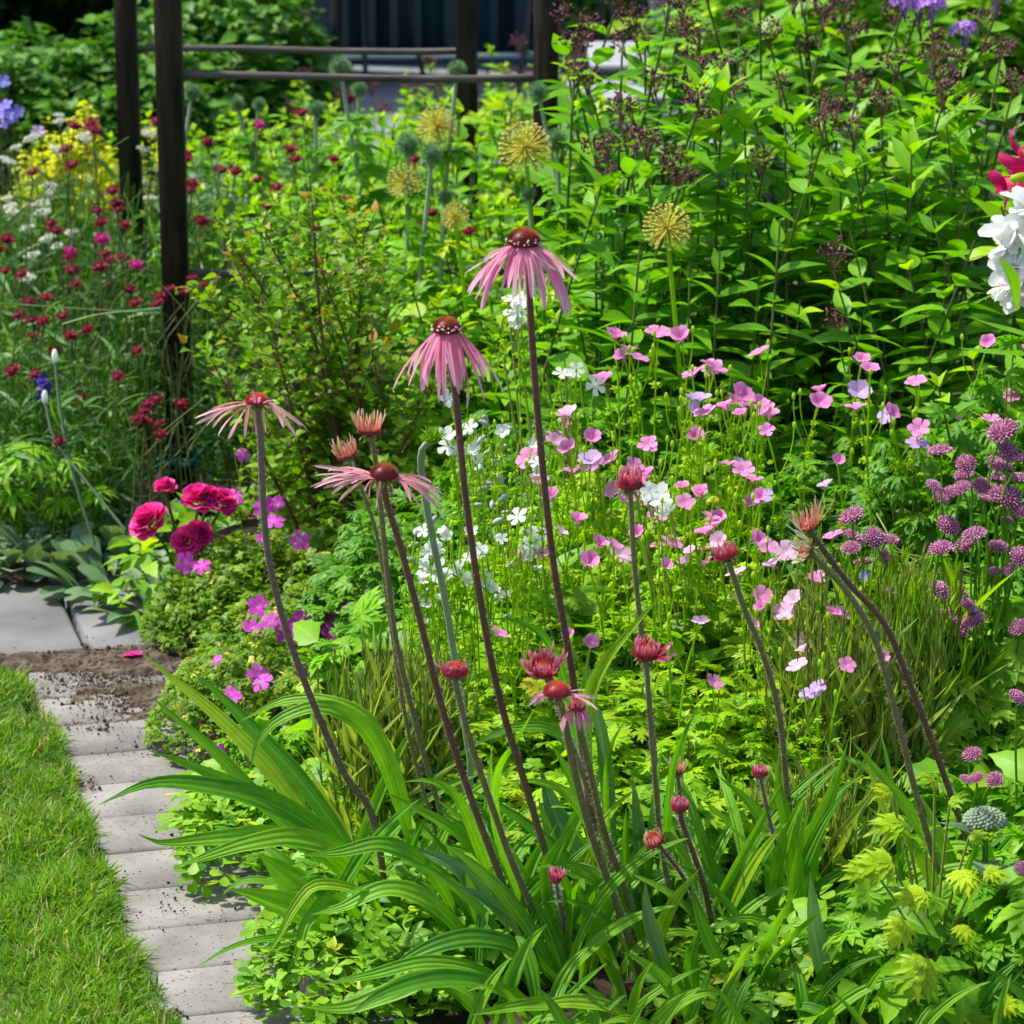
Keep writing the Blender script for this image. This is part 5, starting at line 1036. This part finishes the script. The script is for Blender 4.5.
for k, (px, py, Yt, kind, s, lab) in enumerate([(420, 960, 3.45, 0, 1.0, 'columbine like round leaved ground plant under the left coneflower leaves'), (370, 1000, 3.35, 0, .8, 'small round leaved plant at the path edge in the lower left'), (480, 920, 3.55, 0, 1.0, 'round leaved low plant between the coneflower stems'), (860, 940, 3.45, 0, .9, 'round leaved low plant left of the yellow leaves'),
        (800, 990, 3.3, 0, .9, 'round leaved low plant at the bottom right of centre'), (980, 960, 3.35, 1, .8, 'broad leaved green plant in the lower right corner'), (900, 1010, 3.25, 1, .8, 'broad green leaves at the bottom below the yellow leaves'), (980, 820, 3.65, 1, .9, 'fresh green leaves above the yellow leaves at the right'),
        (950, 720, 3.85, 1, .9, 'bright lobed leaves below the seven headed masterwort'), (880, 800, 3.7, 1, .8, 'green leaves behind the long curved stems, low'), (1130, 760, 3.6, 1, 1.1, 'green leaves in the bed beyond the right edge'), (1120, 940, 3.3, 1, 1.1, 'low green leaves in the bed beyond the right edge'), (1020, 700, 3.85, 1, 1.0, 'green leaves at the right edge below the masterwort'), (560, 860, 3.65, 1, .9, 'green leaves behind the central coneflower base'),
        (680, 870, 3.6, 1, .9, 'green leaves behind the right coneflower base'), (300, 830, 3.8, 0, .9, 'yellowish low plant beside the pavers'), (270, 780, 3.95, 1, .6, 'small yellow green plant at the path edge'), (450, 780, 3.95, 1, .9, 'green leaves behind the spent stalks at left'), (400, 700, 4.2, 1, 1.0, 'green leaves behind the nodding bud stem'), (770, 820, 3.65, 0, 1.0, 'pale low foliage beneath the small red bud at right')]):
    q = at(px, py, Yt, 0); t = thing('low_leafy_plant', lab, 'ground plant', (q[0], Yt, 0), 'low leafy plants at the front of the border'); pr = (LOWM[k % 3], LBM[k % 2])[kind]; M = pose((q[0], Yt, 0), U(0, 6.3), s); o = link('foliage', pr[0], t, M); link('stalks', pr[1], o, M)
for px, py, w_, lab in [(985, 822, 22, 'greyish green stonecrop flower head at the right'), (711, 985, 14, 'pale green flat bud cluster at the bottom')]:
    Yt = 3.35; p = at(px, py, Yt); t = thing('stonecrop', lab, 'stonecrop', (p[0], Yt, 0)); mb = MB(); n = 120; d = fib(n, .0); r = w_ / F * Yt; mb.inst(LUMP, p + d * (r, r, r * .6), d, rdir(n), U(.14, .2, n) * r * 1.4, U(0, 1, n)); part('flower_head', mb, M_['yar'] if False else M_['lamb' if w_ > 20 else 'ger_leaf'], t)
    mb = MB(); mb.tube([(p[0] + .01, Yt, 0), p], .004, 6); part('stem', mb, M_['ger_leaf2'], t); mb = MB(); n = 10; mb.inst(T_OVJ, p + np.stack([np.zeros(n), np.zeros(n), -U(.02, .15, n)], -1), rdir(n, .2, .8), (0, 0, 1.), U(.05, .08, n)); part('leaves', mb, M_['mix_leaf2'], t)
# pale tangled stalks behind the masterwort, a blue flower, a grass stalk, a dry leaf, a stone
mb = MB(); hub = at(905, 620, 4.02); hub[2] = .0
for k in range(18):
    a = (U(868, 905), U(560, 640)); b_ = (U(930, 985), U(545, 605)); mid = ((a[0] + b_[0]) / 2 + U(-10, 10), min(a[1], b_[1]) + U(-12, 20)); L = on_line([a, mid, b_], 4.03 + U(-.03, .03), 4.0, 10); mb.tube(smooth([hub, (hub + L[0]) / 2 + (U(-.02, .02), 0, .02), *L[::3], L[-1]], 18), .0012, 4)
for a in [[(874, 528), (910, 560), (960, 572)], [(938, 690), (965, 710), (990, 735), (1000, 780)]]: L = on_line(a, 4.05, 4.0, 12); mb.tube(smooth([hub, *L[::4], L[-1]], 18), .0015, 4)
tag(link('bare_stalks', mb.mesh('bare_stalks', M_['ger_stalk'], origin=hub), None, T3(hub)), 'tangle of pale bare stalks behind the mauve heads', 'stalks')
p = at(865, 577, 3.9); t = thing('blue_flower', 'single small blue flower below the flat mauve heads', 'blue flower', (p[0], 3.9, 0)); mb = MB(); mb.tube([(p[0], 3.9, 0), p], .0016, 4); part('stem', mb, M_['ger_leaf2'], t); link('flower', BELL[0], t, pose(p, .4, .013, .7, 0))
mb = MB(); mb.strap(on_line([(-40, 300), (30, 305), (90, 309), (160, 313)], 5.2, 5.35, 20), .0016, N=(0, -.7, .7), cols=2); mb.strap(on_line([(62, 324), (100, 314), (160, 308)], 5.3, 5.3, 12), .0015, cols=2)
tag(link('grass_stalk', mb.mesh('grass_stalk', M_['kn_leaf'], origin=at(-40, 300, 5.2)), None, T3(at(-40, 300, 5.2))), 'long pale grass stalk lying across the left plants', 'grass stalk')
p = gnd(322, 985, .03); mb = MB(); mb.inst(LUMP, p, (.2, .3, 1), (1, 0, 0), np.array([[.05, .07, .06]])); mb.inst(LUMP, p + (.03, .05, -.01), (.8, .3, .4), (1, 0, 0), np.array([[.05, .06, .04]])); tag(link('stone', mb.mesh('stone', M_['stone'], origin=p), None, T3(p)), 'reddish brown stone at the corner of the bed by the path', 'stone')
p = gnd(122, 656, .012); mb = MB(); mb.inst(T_ROUND, np.array([p, p + (.01, .01, .004)]), [(1, .1, .2), (.8, -.5, .1)], (0, 0, 1.), .026); tag(link('fallen_petal', mb.mesh('fallen_petal', M_['rose'], origin=p), None, T3(p)), 'magenta rose petal lying on the soil', 'petal')
for px, py in ((820, 996), (728, 730)): pass

# ================================================================== CONEFLOWERS
def frame(ax):
    ax = nrm(ax); s = nrm(np.cross(ax, (0, 1., 0.01))); return s, np.cross(ax, s) * 1.0, ax
def coneflower(lab, head, Yh, stem, Yb, cone, rays=None, axis=(0, 0, 1), stemr=.0044, stemmat='cf_stem', conemat='cone', pollen=False, raymat='ray'):
    C = at(head[0], head[1], Yh); s, f, a = frame(axis); base = at(stem[-1][0], stem[-1][1], Yb)
    root = np.array([base[0] + (.02 if base[2] > .08 else 0), base[1], 0.0]); t = thing('coneflower', lab, 'coneflower', root, 'pale pink coneflowers')
    rc, hc = cone[0] / F * Yh, cone[1] / F * Yh
    Pn = [C - a * rc * .25] + [at(x, y, Yh + (Yb - Yh) * (i + 1) / len(stem)) for i, (x, y) in enumerate(stem)] + ([root] if base[2] > .02 else [])
    P = smooth(Pn, 44)[::-1]; mb = MB(); mb.tube(P, np.linspace(stemr * 1.0, stemr * .82, 44), 8)
    st = part('stem', mb, M_[stemmat], t); mb = MB(); n = 900; i = rng.integers(0, 43, n); q = P[i] + (P[i + 1] - P[i]) * rng.random((n, 1)); d = rdir(n, -.2, .5); mb.inst(THIN, q + d * stemr * .9, d, rdir(n), np.stack([np.full(n, .0016), U(.0022, .0048, n), np.full(n, .0016)], -1)); part('bristles', mb, M_['hair'], st)
    Mx = np.eye(4); Mx[:3, 0] = s; Mx[:3, 1] = f; Mx[:3, 2] = a; Mx[:3, 3] = C
    mb = MB(); prof = [(rc * .3, -hc * .35), (rc * .85, -hc * .2)] + [(rc * .9 * math.cos(x), hc * .92 * math.sin(x)) for x in np.linspace(0, PI / 2 - .03, 8)]; mb.lathe(prof, 20, .15, Mx)
    n = 340; d = fib(n, -.12); W = d * (rc * .86, rc * .86, hc * .86); wd = W @ Mx[:3, :3].T; dd = nrm(d * (1, 1, 1.2)) @ Mx[:3, :3].T; sz = rc * .15
    mb.inst(SPIKE, C + wd, nrm(dd + a * .25), s, np.stack([np.full(n, sz), np.full(n, rc * .24), np.full(n, sz)], -1), np.clip(d[:, 2] * .85 + U(-.1, .2, n), 0, 1)); co = part('cone', mb, M_[conemat], t)
    if pollen:
        mb = MB(); n = 46; az = U(0, 6.3, n); e = np.abs(rng.normal(.02, .22, n)); dl = np.stack([np.cos(az) * np.cos(e), np.sin(az) * np.cos(e), np.sin(e)], -1); mb.inst(LUMP, C + (dl * (rc * 1.08, rc * 1.08, hc)) @ Mx[:3, :3].T, rdir(n), rdir(n), U(.0013, .0021, n)); part('pollen', mb, M_['pollen'], co)
    # green sepals below
    mb = MB(); n = 18; az = U(0, 6.3, n); dl = np.stack([np.cos(az), np.sin(az), np.full(n, -.35)], -1) @ Mx[:3, :3].T; mb.inst(blade(3, .16, 'lance', .2, .3), C - a * hc * .25 + dl * rc * .3, dl, a, rc * U(.55, .85, n)); part('sepals', mb, M_['sepal'], co)
    if rays:
        mb = MB()
        for (a0, a1, n, L, e0, e1, wpx) in rays:
            L = L / F * Yh; wd = wpx / F * Yh / 2
            for k in range(n):
                az = R(a0 + (a1 - a0) * (k + U(.15, .85)) / n); o = s * math.cos(az) + f * math.sin(az); Lk = L * U(.68, 1.12); p = C + o * rc * .72 - a * hc * .16; P = [p]; ea = R(e0 + U(-12, 12)); eb = R(e1 + U(-20, 20)); sw = U(-.45, .45)
                for i in range(11):
                    q = (i + .5) / 11; e = ea + (eb - ea) * q; oo = s * math.cos(az + sw * q) + f * math.sin(az + sw * q); P.append(P[-1] + (oo * math.cos(e) + a * math.sin(e)) * Lk / 11)
                P = np.array(P); tt = np.linspace(0, 1, 12); mb.strap(P, wd * U(.65, 1.0) * np.interp(tt, [0, .12, .6, .9, 1], [.55, .85, 1.0, .75, .25]), N=a * .9 + o * .45, fold=U(.3, .7), cols=2, twist=U(-1.8, 1.8))
        part('petals', mb, M_[raymat], co)
    return t
coneflower('tallest coneflower, rosy petals drooping from a dark cone', (524, 243), 3.10, [(528, 262), (532, 340), (540, 440), (553, 560), (570, 660), (580, 730), (596, 840), (640, 985)], 3.36, (17, 15), [(0, 360, 22, 72, -42, -76, 7), (150, 400, 4, 66, -28, -40, 5), (-20, 200, 3, 60, -10, -30, 5)], pollen=True)
coneflower('second tallest coneflower, drooping petals, dark cone, left of the tallest', (447, 330), 3.12, [(449, 350), (457, 410), (466, 500), (482, 610), (500, 700), (527, 790), (560, 900), (590, 985)], 3.4, (15, 13), [(0, 360, 28, 72, -48, -82, 6.5)], pollen=True)
coneflower('leftmost coneflower with sparse thin petals and small red cone', (257, 402), 3.3, [(260, 430), (262, 480), (268, 555), (288, 635), (318, 715), (345, 775), (375, 825)], 3.45, (12, 9), [(150, 250, 6, 56, -20, -50, 5), (255, 330, 4, 56, -45, -78, 5), (330, 395, 6, 58, -10, -38, 5), (70, 150, 3, 34, 40, 20, 5)], stemmat='cf_stem_p', conemat='cone_red', raymat='ray_pale', stemr=.0046)
coneflower('coneflower with thin pink petals held flat and a brown cone', (384, 476), 3.15, [(386, 500), (400, 545), (420, 620), (440, 700), (463, 775), (492, 855), (525, 935), (560, 990)], 3.36, (14.5, 13), [(150, 240, 12, 64, -8, -52, 5), (-38, 50, 12, 64, 16, -8, 5), (240, 320, 3, 50, -30, -80, 5), (300, 345, 4, 58, -15, -48, 5)], raymat='ray_pale')
coneflower('half open peach coneflower bud pointing up above the flat petalled one', (369, 432), 3.3, [(374, 450), (380, 500), (388, 580), (398, 650), (420, 740), (450, 850)], 3.5, (12, 6), [(0, 360, 34, 24, 66, 84, 2.8)], raymat='ray_peach', conemat='cone_red', stemmat='cf_stem_g', stemr=.0036)
coneflower('smaller peach coneflower bud tilted left, beside the other bud', (348, 456), 3.32, [(352, 470), (362, 490), (378, 540), (390, 620), (410, 740), (440, 850)], 3.52, (10, 5), [(0, 360, 30, 21, 64, 84, 2.8)], axis=(-.35, -.1, 1), raymat='ray_peach', conemat='cone_red', stemmat='cf_stem_g', stemr=.0026)
coneflower('crimson coneflower bud with two raised petals, lower centre left', (455, 673), 3.15, [(457, 690), (470, 740), (490, 800), (515, 870), (545, 930), (585, 990)], 3.36, (14, 11), [(0, 360, 30, 15, 72, 108, 4), (20, 75, 4, 32, 50, 62, 4.5)], raymat='ray_bud', conemat='cone_red', stemmat='cf_stem_g', stemr=.0041)
coneflower('pink coneflower opening upwards, topmost of the central group of three', (544, 670), 3.2, [(552, 690), (570, 740), (592, 800), (615, 870), (640, 960)], 3.38, (16, 9), [(0, 360, 36, 22, 66, 100, 4.2), (0, 360, 8, 28, 45, 70, 4)], axis=(-.1, -.35, 1), raymat='ray_bud', conemat='cone_red', stemmat='cf_stem_g', stemr=.0038)
coneflower('brown coned coneflower with pink petals to the left in the central group', (557, 693), 3.12, [(563, 712), (572, 760), (590, 830), (615, 900), (650, 1000)], 3.34, (14.5, 12), [(155, 225, 6, 36, -5, -18, 4.5), (-50, 30, 7, 22, -15, -40, 5), (180, 360, 5, 20, -25, -70, 5)], raymat='ray_pale', conemat='cone_red', stemmat='cf_stem_g', stemr=.0046, pollen=False)
coneflower('coneflower with folded pink petals, rightmost of the central group', (577, 708), 3.14, [(580, 728), (590, 770), (604, 830), (625, 890), (655, 980)], 3.36, (9, 8), [(0, 360, 14, 26, -40, -100, 5.5), (20, 160, 3, 24, 60, 80, 4)], raymat='ray', conemat='cone_red', stemmat='cf_stem_g', stemr=.0041)
coneflower('pink coneflower bud among the cranesbills beside the white bellflower', (630, 486), 3.35, [(631, 505), (634, 560), (640, 620), (648, 690), (655, 760), (660, 850), (668, 940)], 3.5, (13, 10), [(0, 360, 34, 22, 74, 100, 3.6)], raymat='ray_bud', conemat='cone_red', stemmat='cf_stem_g', stemr=.0036)
coneflower('pink coneflower bud right of the long pointed leaf', (646, 654), 3.25, [(647, 670), (650, 720), (656, 790), (662, 850), (680, 950)], 3.4, (14, 8), [(0, 360, 34, 18, 74, 106, 3.8), (120, 200, 8, 26, 30, 50, 5)], axis=(.05, -.3, 1), raymat='ray_bud', conemat='cone_red', stemmat='cf_stem_g', stemr=.0034)
coneflower('single dull red coneflower bud with a bare slanting stem', (727, 556), 3.3, [(732, 572), (745, 610), (765, 660), (780, 720), (788, 800), (800, 880), (812, 960)], 3.5, (13, 7), [(0, 360, 32, 15, 68, 108, 3.6)], axis=(-.35, 0, 1), raymat='ray_bud', conemat='cone_red', stemmat='cf_stem_g', stemr=.0040)
coneflower('upper of two spiky coneflower buds on strongly curved stems', (808, 527), 3.3, [(822, 548), (850, 585), (885, 625), (912, 690), (935, 750), (958, 815), (985, 890)], 3.45, (10, 8), [(0, 360, 26, 20, 35, 98, 3.2), (60, 230, 9, 34, 60, 85, 2.2), (90, 200, 4, 40, 30, 70, 2)], axis=(-.28, -.1, 1), raymat='ray_peach', conemat='cone_red', stemr=.0042)
coneflower('lower of two spiky coneflower buds, nodding left on a curved stem', (808, 551), 3.27, [(824, 566), (850, 596), (875, 640), (895, 710), (915, 790), (940, 880), (965, 960)], 3.4, (10, 8), [(0, 360, 26, 20, 35, 98, 3.2), (100, 250, 8, 38, 50, 80, 2.2)], axis=(-1, -.2, .35), raymat='ray_green', conemat='cone_red', stemr=.0042, stemmat='cf_stem_g')
coneflower('small red coneflower bud on a thin stem, right of the central group', (680, 808), 3.25, [(682, 822), (692, 850), (705, 890), (718, 960)], 3.36, (9.5, 7), [(0, 360, 24, 14, 74, 112, 3.4)], raymat='ray_bud', conemat='cone_red', stemmat='cf_stem', stemr=.0036)
coneflower('brownish small coneflower bud leaning left below the red one', (656, 842), 3.23, [(668, 856), (685, 880), (700, 910), (716, 970)], 3.36, (11, 7), [(0, 360, 24, 14, 68, 108, 3.4)], axis=(-.6, -.2, 1), raymat='ray_peach', conemat='cone_red', stemmat='cf_stem', stemr=.0028)
coneflower('tiny rose red coneflower bud far right of the central group', (760, 774), 3.3, [(763, 790), (772, 830), (785, 880), (795, 950)], 3.42, (8.5, 6), [(0, 360, 22, 12, 76, 104, 3)], raymat='ray_bud', conemat='cone_red', stemmat='cf_stem_p', stemr=.0024)
coneflower('narrow closed coneflower bud low in the centre between leaves', (556, 880), 3.25, [(558, 895), (563, 920), (572, 970)], 3.33, (6, 8), [(0, 360, 18, 16, 65, 92, 3.4)], raymat='ray_bud', conemat='cone_red', stemmat='cf_stem_p', stemr=.0026)
coneflower('faint brownish bud behind the small red coneflower bud', (678, 772), 3.45, [(679, 790), (684, 830), (692, 900)], 3.5, (7, 9), [(0, 360, 18, 16, 65, 92, 3.4)], raymat='ray_peach', conemat='cone_red', stemmat='cf_stem_p', stemr=.0026)
coneflower('hidden low coneflower bud between leaves at the bottom right', (716, 905), 3.4, [(718, 925), (722, 960)], 3.4, (6, 6), [(0, 360, 18, 12, 76, 104, 3)], raymat='ray_bud', conemat='cone_red', stemmat='cf_stem_p', stemr=.0024)
# nodding green bud
nb = thing('nodding_bud', 'hairy grey green nodding bud on a hooked stem beside the second coneflower', 'poppy bud', (at(450, 640, 3.6)[0], 3.6, 0)); P = on_line([(436, 440), (428, 442), (421, 455), (424, 490), (433, 540), (445, 600), (455, 660), (470, 760)], 3.35, 3.6, 40); mb = MB(); mb.tube(np.concatenate([P, [[P[-1][0], P[-1][1], 0]]]), .0042, 8); part('stem', mb, M_['globe_stem'], nb)
mb = MB(); n = 90; d = fib(n, -.2); p = at(434, 443, 3.35); mb.inst(THIN, np.repeat(p[None], n, 0), nrm(d * (1, 1, 1) + (-.2, -.3, .5)), rdir(n), np.stack([np.full(n, .012), U(.014, .024, n), np.full(n, .012)], -1), U(0, 1, n)); part('flower_head', mb, M_['ast_leaf'], nb)

# ------------------------------------------------------------------ coneflower leaf clumps; long strap leaves
def leafclump(lab, base, Yb): 
    q = at(base[0], base[1], Yb, 0); return thing('coneflower_leaves', lab, 'leaf clump', (q[0], q[1], 0), 'coneflower leaf clumps')
CL = [leafclump('long arching coneflower leaves reaching out over the pavers', (400, 985), 3.45), leafclump('coneflower leaves sweeping low at the bottom centre', (560, 1030), 3.3), leafclump('upright pointed coneflower leaves around the central buds', (610, 990), 3.4), leafclump('upright bright coneflower leaves right of centre at the bottom', (790, 1010), 3.35), leafclump('coneflower leaves on the right crossing the yellow foliage', (960, 1000), 3.35)]
LV = [ # clump, tip..base, width px, Ytip, Ybase, grey?
 (0, [(98, 805), (150, 784), (205, 786), (270, 803), (335, 845), (385, 910), (410, 970)], 25, 3.38, 3.5, 0), (0, [(145, 749), (190, 766), (240, 788), (300, 815), (350, 862), (400, 960)], 18, 3.42, 3.5, 0),
 (0, [(138, 834), (164, 843), (218, 838), (275, 836), (330, 860), (390, 935)], 20, 3.36, 3.45, 0), (0, [(172, 868), (205, 857), (250, 843), (300, 838), (350, 862), (400, 950)], 22, 3.33, 3.45, 0),
 (0, [(229, 889), (262, 898), (305, 915), (350, 945), (395, 985)], 32, 3.34, 3.4, 0), (0, [(263, 961), (280, 935), (296, 905), (320, 885), (370, 900), (405, 965)], 13, 3.3, 3.4, 0), (0, [(283, 983), (298, 950), (308, 920), (340, 900), (390, 960)], 14, 3.28, 3.4, 0),
 (0, [(230, 996), (270, 987), (310, 972), (360, 970), (400, 985)], 9, 3.25, 3.35, 0), (0, [(195, 968), (235, 946), (280, 938), (330, 945), (390, 980)], 9, 3.3, 3.4, 0),
 (0, [(147, 693), (180, 722), (215, 752), (260, 800), (320, 860), (390, 960)], 15, 3.6, 3.5, 0), (0, [(140, 652), (174, 680), (214, 713), (265, 765), (330, 850), (395, 960)], 17, 3.65, 3.5, 0), (0, [(190, 669), (225, 700), (251, 727), (300, 780), (350, 850), (400, 950)], 19, 3.65, 3.5, 0),
 (0, [(241, 721), (284, 701), (330, 702), (370, 725), (400, 790), (420, 900)], 17, 3.55, 3.5, 0), (0, [(249, 774), (260, 739), (286, 716), (330, 708), (375, 745), (415, 860)], 16, 3.45, 3.5, 0),
 (0, [(258, 853), (291, 880), (343, 918), (385, 960)], 36, 3.48, 3.45, 0), (0, [(299, 856), (340, 852), (380, 844), (412, 856), (440, 885), (470, 945)], 19, 3.32, 3.38, 0), (1, [(310, 915), (343, 907), (384, 889), (420, 896), (455, 925), (500, 980)], 21, 3.28, 3.33, 0),
 (1, [(402, 782), (431, 781), (457, 799), (478, 845), (505, 920), (535, 990)], 16, 3.35, 3.4, 0), (1, [(379, 790), (415, 808), (455, 832), (490, 868), (520, 930), (545, 990)], 15, 3.4, 3.42, 0), (1, [(405, 848), (441, 859), (470, 878), (505, 915), (540, 975)], 20, 3.36, 3.38, 1),
 (1, [(454, 885), (485, 899), (515, 922), (555, 985)], 18, 3.3, 3.35, 1), (1, [(302, 1007), (345, 1008), (385, 995), (430, 978), (480, 982), (540, 1015)], 24, 3.15, 3.2, 0), (1, [(348, 1014), (390, 992), (446, 980), (500, 990), (550, 1030)], 22, 3.12, 3.2, 0),
 (1, [(384, 982), (402, 962), (440, 944), (480, 938), (525, 952), (575, 1000)], 21, 3.22, 3.28, 0), (1, [(320, 985), (370, 975), (430, 962), (490, 975), (550, 1020)], 16, 3.2, 3.25, 0), (1, [(470, 1015), (530, 1005), (580, 1008), (620, 1030)], 15, 3.1, 3.15, 0), (1, [(528, 1008), (570, 1002), (610, 1008), (650, 1030)], 18, 3.1, 3.14, 0),
 (2, [(535, 708), (515, 742), (497, 772), (495, 820), (515, 890), (560, 980)], 15, 3.3, 3.4, 0), (2, [(461, 756), (487, 738), (520, 727), (560, 735), (590, 790), (600, 900), (605, 980)], 17, 3.35, 3.42, 0), (2, [(504, 781), (545, 783), (575, 802), (600, 850), (615, 960)], 14, 3.35, 3.4, 0),
 (2, [(577, 818), (560, 845), (549, 875), (560, 930), (590, 990)], 20, 3.28, 3.34, 0), (2, [(540, 768), (556, 815), (585, 872), (610, 925), (620, 990)], 32, 3.5, 3.42, 1), (2, [(662, 594), (631, 630), (606, 662), (589, 705), (588, 780), (600, 880), (615, 980)], 18, 3.3, 3.42, 0),
 (2, [(479, 619), (515, 621), (546, 640), (568, 690), (582, 770), (600, 900)], 12, 3.4, 3.5, 0), (2, [(589, 648), (587, 685), (600, 726), (607, 780), (612, 860), (618, 950)], 15, 3.42, 3.45, 1), (2, [(626, 719), (611, 745), (605, 790), (610, 880)], 8, 3.4, 3.45, 0), (2, [(699, 706), (681, 740), (670, 780), (664, 850), (650, 960)], 11, 3.4, 3.45, 0),
 (2, [(632, 772), (636, 811), (640, 860), (636, 930), (630, 990)], 17, 3.42, 3.4, 1), (2, [(662, 745), (655, 790), (650, 850), (640, 930), (632, 990)], 13, 3.4, 3.4, 0), (2, [(575, 880), (590, 915), (605, 955), (622, 1000)], 17, 3.3, 3.3, 0), (2, [(700, 868), (672, 905), (655, 950), (650, 1010)], 15, 3.25, 3.3, 0),
 (2, [(610, 810), (604, 860), (590, 920), (600, 1000)], 15, 3.4, 3.4, 0), (2, [(645, 880), (650, 920), (668, 975), (680, 1020)], 18, 3.2, 3.25, 1),
 (3, [(703, 703), (685, 735), (680, 790), (695, 870), (740, 980)], 11, 3.5, 3.45, 0), (3, [(718, 776), (749, 802), (775, 842), (790, 890), (798, 980)], 16, 3.4, 3.4, 0), (3, [(780, 749), (779, 788), (790, 835), (800, 900), (802, 990)], 16, 3.42, 3.4, 0), (3, [(848, 742), (833, 790), (815, 834), (807, 880), (800, 950), (796, 1010)], 19, 3.35, 3.38, 0),
 (3, [(805, 800), (797, 840), (800, 895), (802, 950), (800, 1020)], 18, 3.32, 3.34, 0), (3, [(701, 838), (725, 886), (762, 938), (785, 1010)], 17, 3.4, 3.35, 0), (3, [(798, 889), (777, 922), (752, 972), (742, 1030)], 14, 3.2, 3.22, 0), (3, [(826, 906), (790, 937), (762, 975), (750, 1035)], 13, 3.18, 3.22, 0), (3, [(810, 872), (814, 930), (827, 995), (838, 1045)], 22, 3.22, 3.2, 1),
 (3, [(759, 937), (738, 962), (722, 1000), (715, 1040)], 12, 3.15, 3.2, 0), (3, [(690, 880), (705, 930), (730, 985), (745, 1030)], 16, 3.3, 3.25, 0), (3, [(740, 850), (752, 900), (765, 960), (775, 1020)], 15, 3.38, 3.3, 0), (3, [(700, 925), (690, 965), (697, 1010), (705, 1040)], 17, 3.2, 3.2, 0), (3, [(770, 810), (770, 870), (778, 950), (782, 1020)], 13, 3.4, 3.35, 0), (3, [(660, 955), (678, 985), (695, 1020)], 14, 3.2, 3.2, 0), (3, [(830, 960), (815, 990), (800, 1030)], 12, 3.2, 3.2, 0),
 (4, [(848, 737), (879, 773), (910, 812), (940, 870), (958, 960)], 13, 3.4, 3.4, 0), (4, [(868, 807), (908, 838), (933, 880), (948, 925), (960, 990)], 16, 3.35, 3.35, 0), (4, [(983, 834), (968, 865), (957, 915), (958, 985)], 12, 3.3, 3.35, 0), (4, [(882, 1003), (930, 990), (968, 970), (1030, 962)], 12, 3.25, 3.3, 0), (4, [(880, 972), (930, 962), (980, 975), (1040, 985)], 9, 3.3, 3.3, 0), (4, [(1030, 868), (990, 878), (955, 890), (962, 960)], 9, 3.35, 3.38, 1), (4, [(1000, 925), (970, 950), (965, 1000)], 8, 3.3, 3.3, 0)]
per = {}
for k, pts, wpx, Ya, Yb, gr in LV:
    P = on_line(pts, Ya, Yb, 28); t = np.linspace(0, 1, 28); wd = wpx / F * Ya / 2 * np.interp(t, [0, .04, .12, .25, .42, .6, .8, 1], [.02, .14, .42, .80, 1.0, .84, .5, .28]) * 1.06
    per.setdefault((k, gr), []).append((P, wd))
for (k, gr), L_ in per.items():
    for P, wd in L_:
        mb = MB(); horiz = abs(P[0][0] - P[-1][0]) > .12; N = (U(-.25, .25), -.75, .7) if horiz else (U(-.7, .7), -.9, .25)
        mb.strap(P, wd, N=N, fold=U(.12, .45), cols=6, twist=U(-.5, .5), ripple=U(.0, .12)); part('leaf', mb, M_['cone_leaf2' if gr else 'cone_leaf'], CL[k])
# further leaves behind, rising from each clump
for k, c_ in enumerate(CL):
    b = np.array(WM[c_.name].translation); n = (34, 46, 44, 44, 20)[k]; mb = MB()
    for _ in range(n):
        az = U(0, 6.3); L = U(.16, .34); e0 = U(1.0, 1.5); e1 = U(-.3, 1.1) if _ % 4 else U(-.9, .0); bb = b + (U(-.12, .12), U(.0, .18), 0); P = [bb]; 
        if k == 0 and math.cos(az) < -.3: L *= .6
        for i in range(14):
            q = i / 13; e = e0 + (e1 - e0) * q ** 1.5; P.append(P[-1] + np.array([math.cos(az) * math.cos(e), math.sin(az) * math.cos(e) * .6 + .1, math.sin(e)]) * L / 14)
        P = np.array(P)[::-1]; t = np.linspace(0, 1, 15); mb.strap(P, U(.005, .011) * np.interp(t, [0, .1, .25, .42, .7, 1], [.03, .4, .8, 1, .6, .25]), N=(U(-.3, .3), -.5, .7), fold=U(.2, .5), cols=4, twist=U(-.5, .5))
    part('inner_leaves', mb, M_['cone_leaf'], c_)
    if k in (1, 2, 3, 4):
        mb = MB()
        for _ in range(26):
            az = U(0, 6.3); L = U(.10, .20); e0 = U(.9, 1.5); e1 = U(-.5, .9); P = [np.array([b[0] + U(-.12, .12), U(3.02, 3.2), 0])]
            for i in range(12): e = e0 + (e1 - e0) * (i / 11) ** 1.5; P.append(P[-1] + np.array([math.cos(az) * math.cos(e), math.sin(az) * math.cos(e) * .5, math.sin(e)]) * L / 12)
            mb.strap(np.array(P)[::-1], U(.005, .010) * np.interp(np.linspace(0, 1, 13), [0, .1, .25, .42, .7, 1], [.03, .4, .8, 1, .6, .25]), N=(U(-.3, .3), -.5, .7), fold=U(.2, .5), cols=4, twist=U(-.5, .5))
        part('front_leaves', mb, M_['cone_leaf'], c_)
    for _ in range(5):
        az = U(0, 6.3); L = U(.08, .16); e0 = U(.3, .9); bb = b + (U(-.1, .1), U(-.12, .1), .01); P = [bb]
        for i in range(8): e = e0 - 1.4 * (i / 7); P.append(np.maximum(P[-1] + np.array([math.cos(az) * math.cos(e), math.sin(az) * math.cos(e), math.sin(e)]) * L / 8, (-9, -9, .006)))
        mb = MB(); mb.strap(np.array(P)[::-1], .006 * np.interp(np.linspace(0, 1, 9), [0, .4, 1], [.1, 1, .4]), fold=.8, cols=2, twist=U(-3, 3)); part('withered_leaf', mb, M_['dead'], c_)
print('built', len(bpy.data.objects), 'objects', sum(len(m.polygons) for m in bpy.data.meshes))
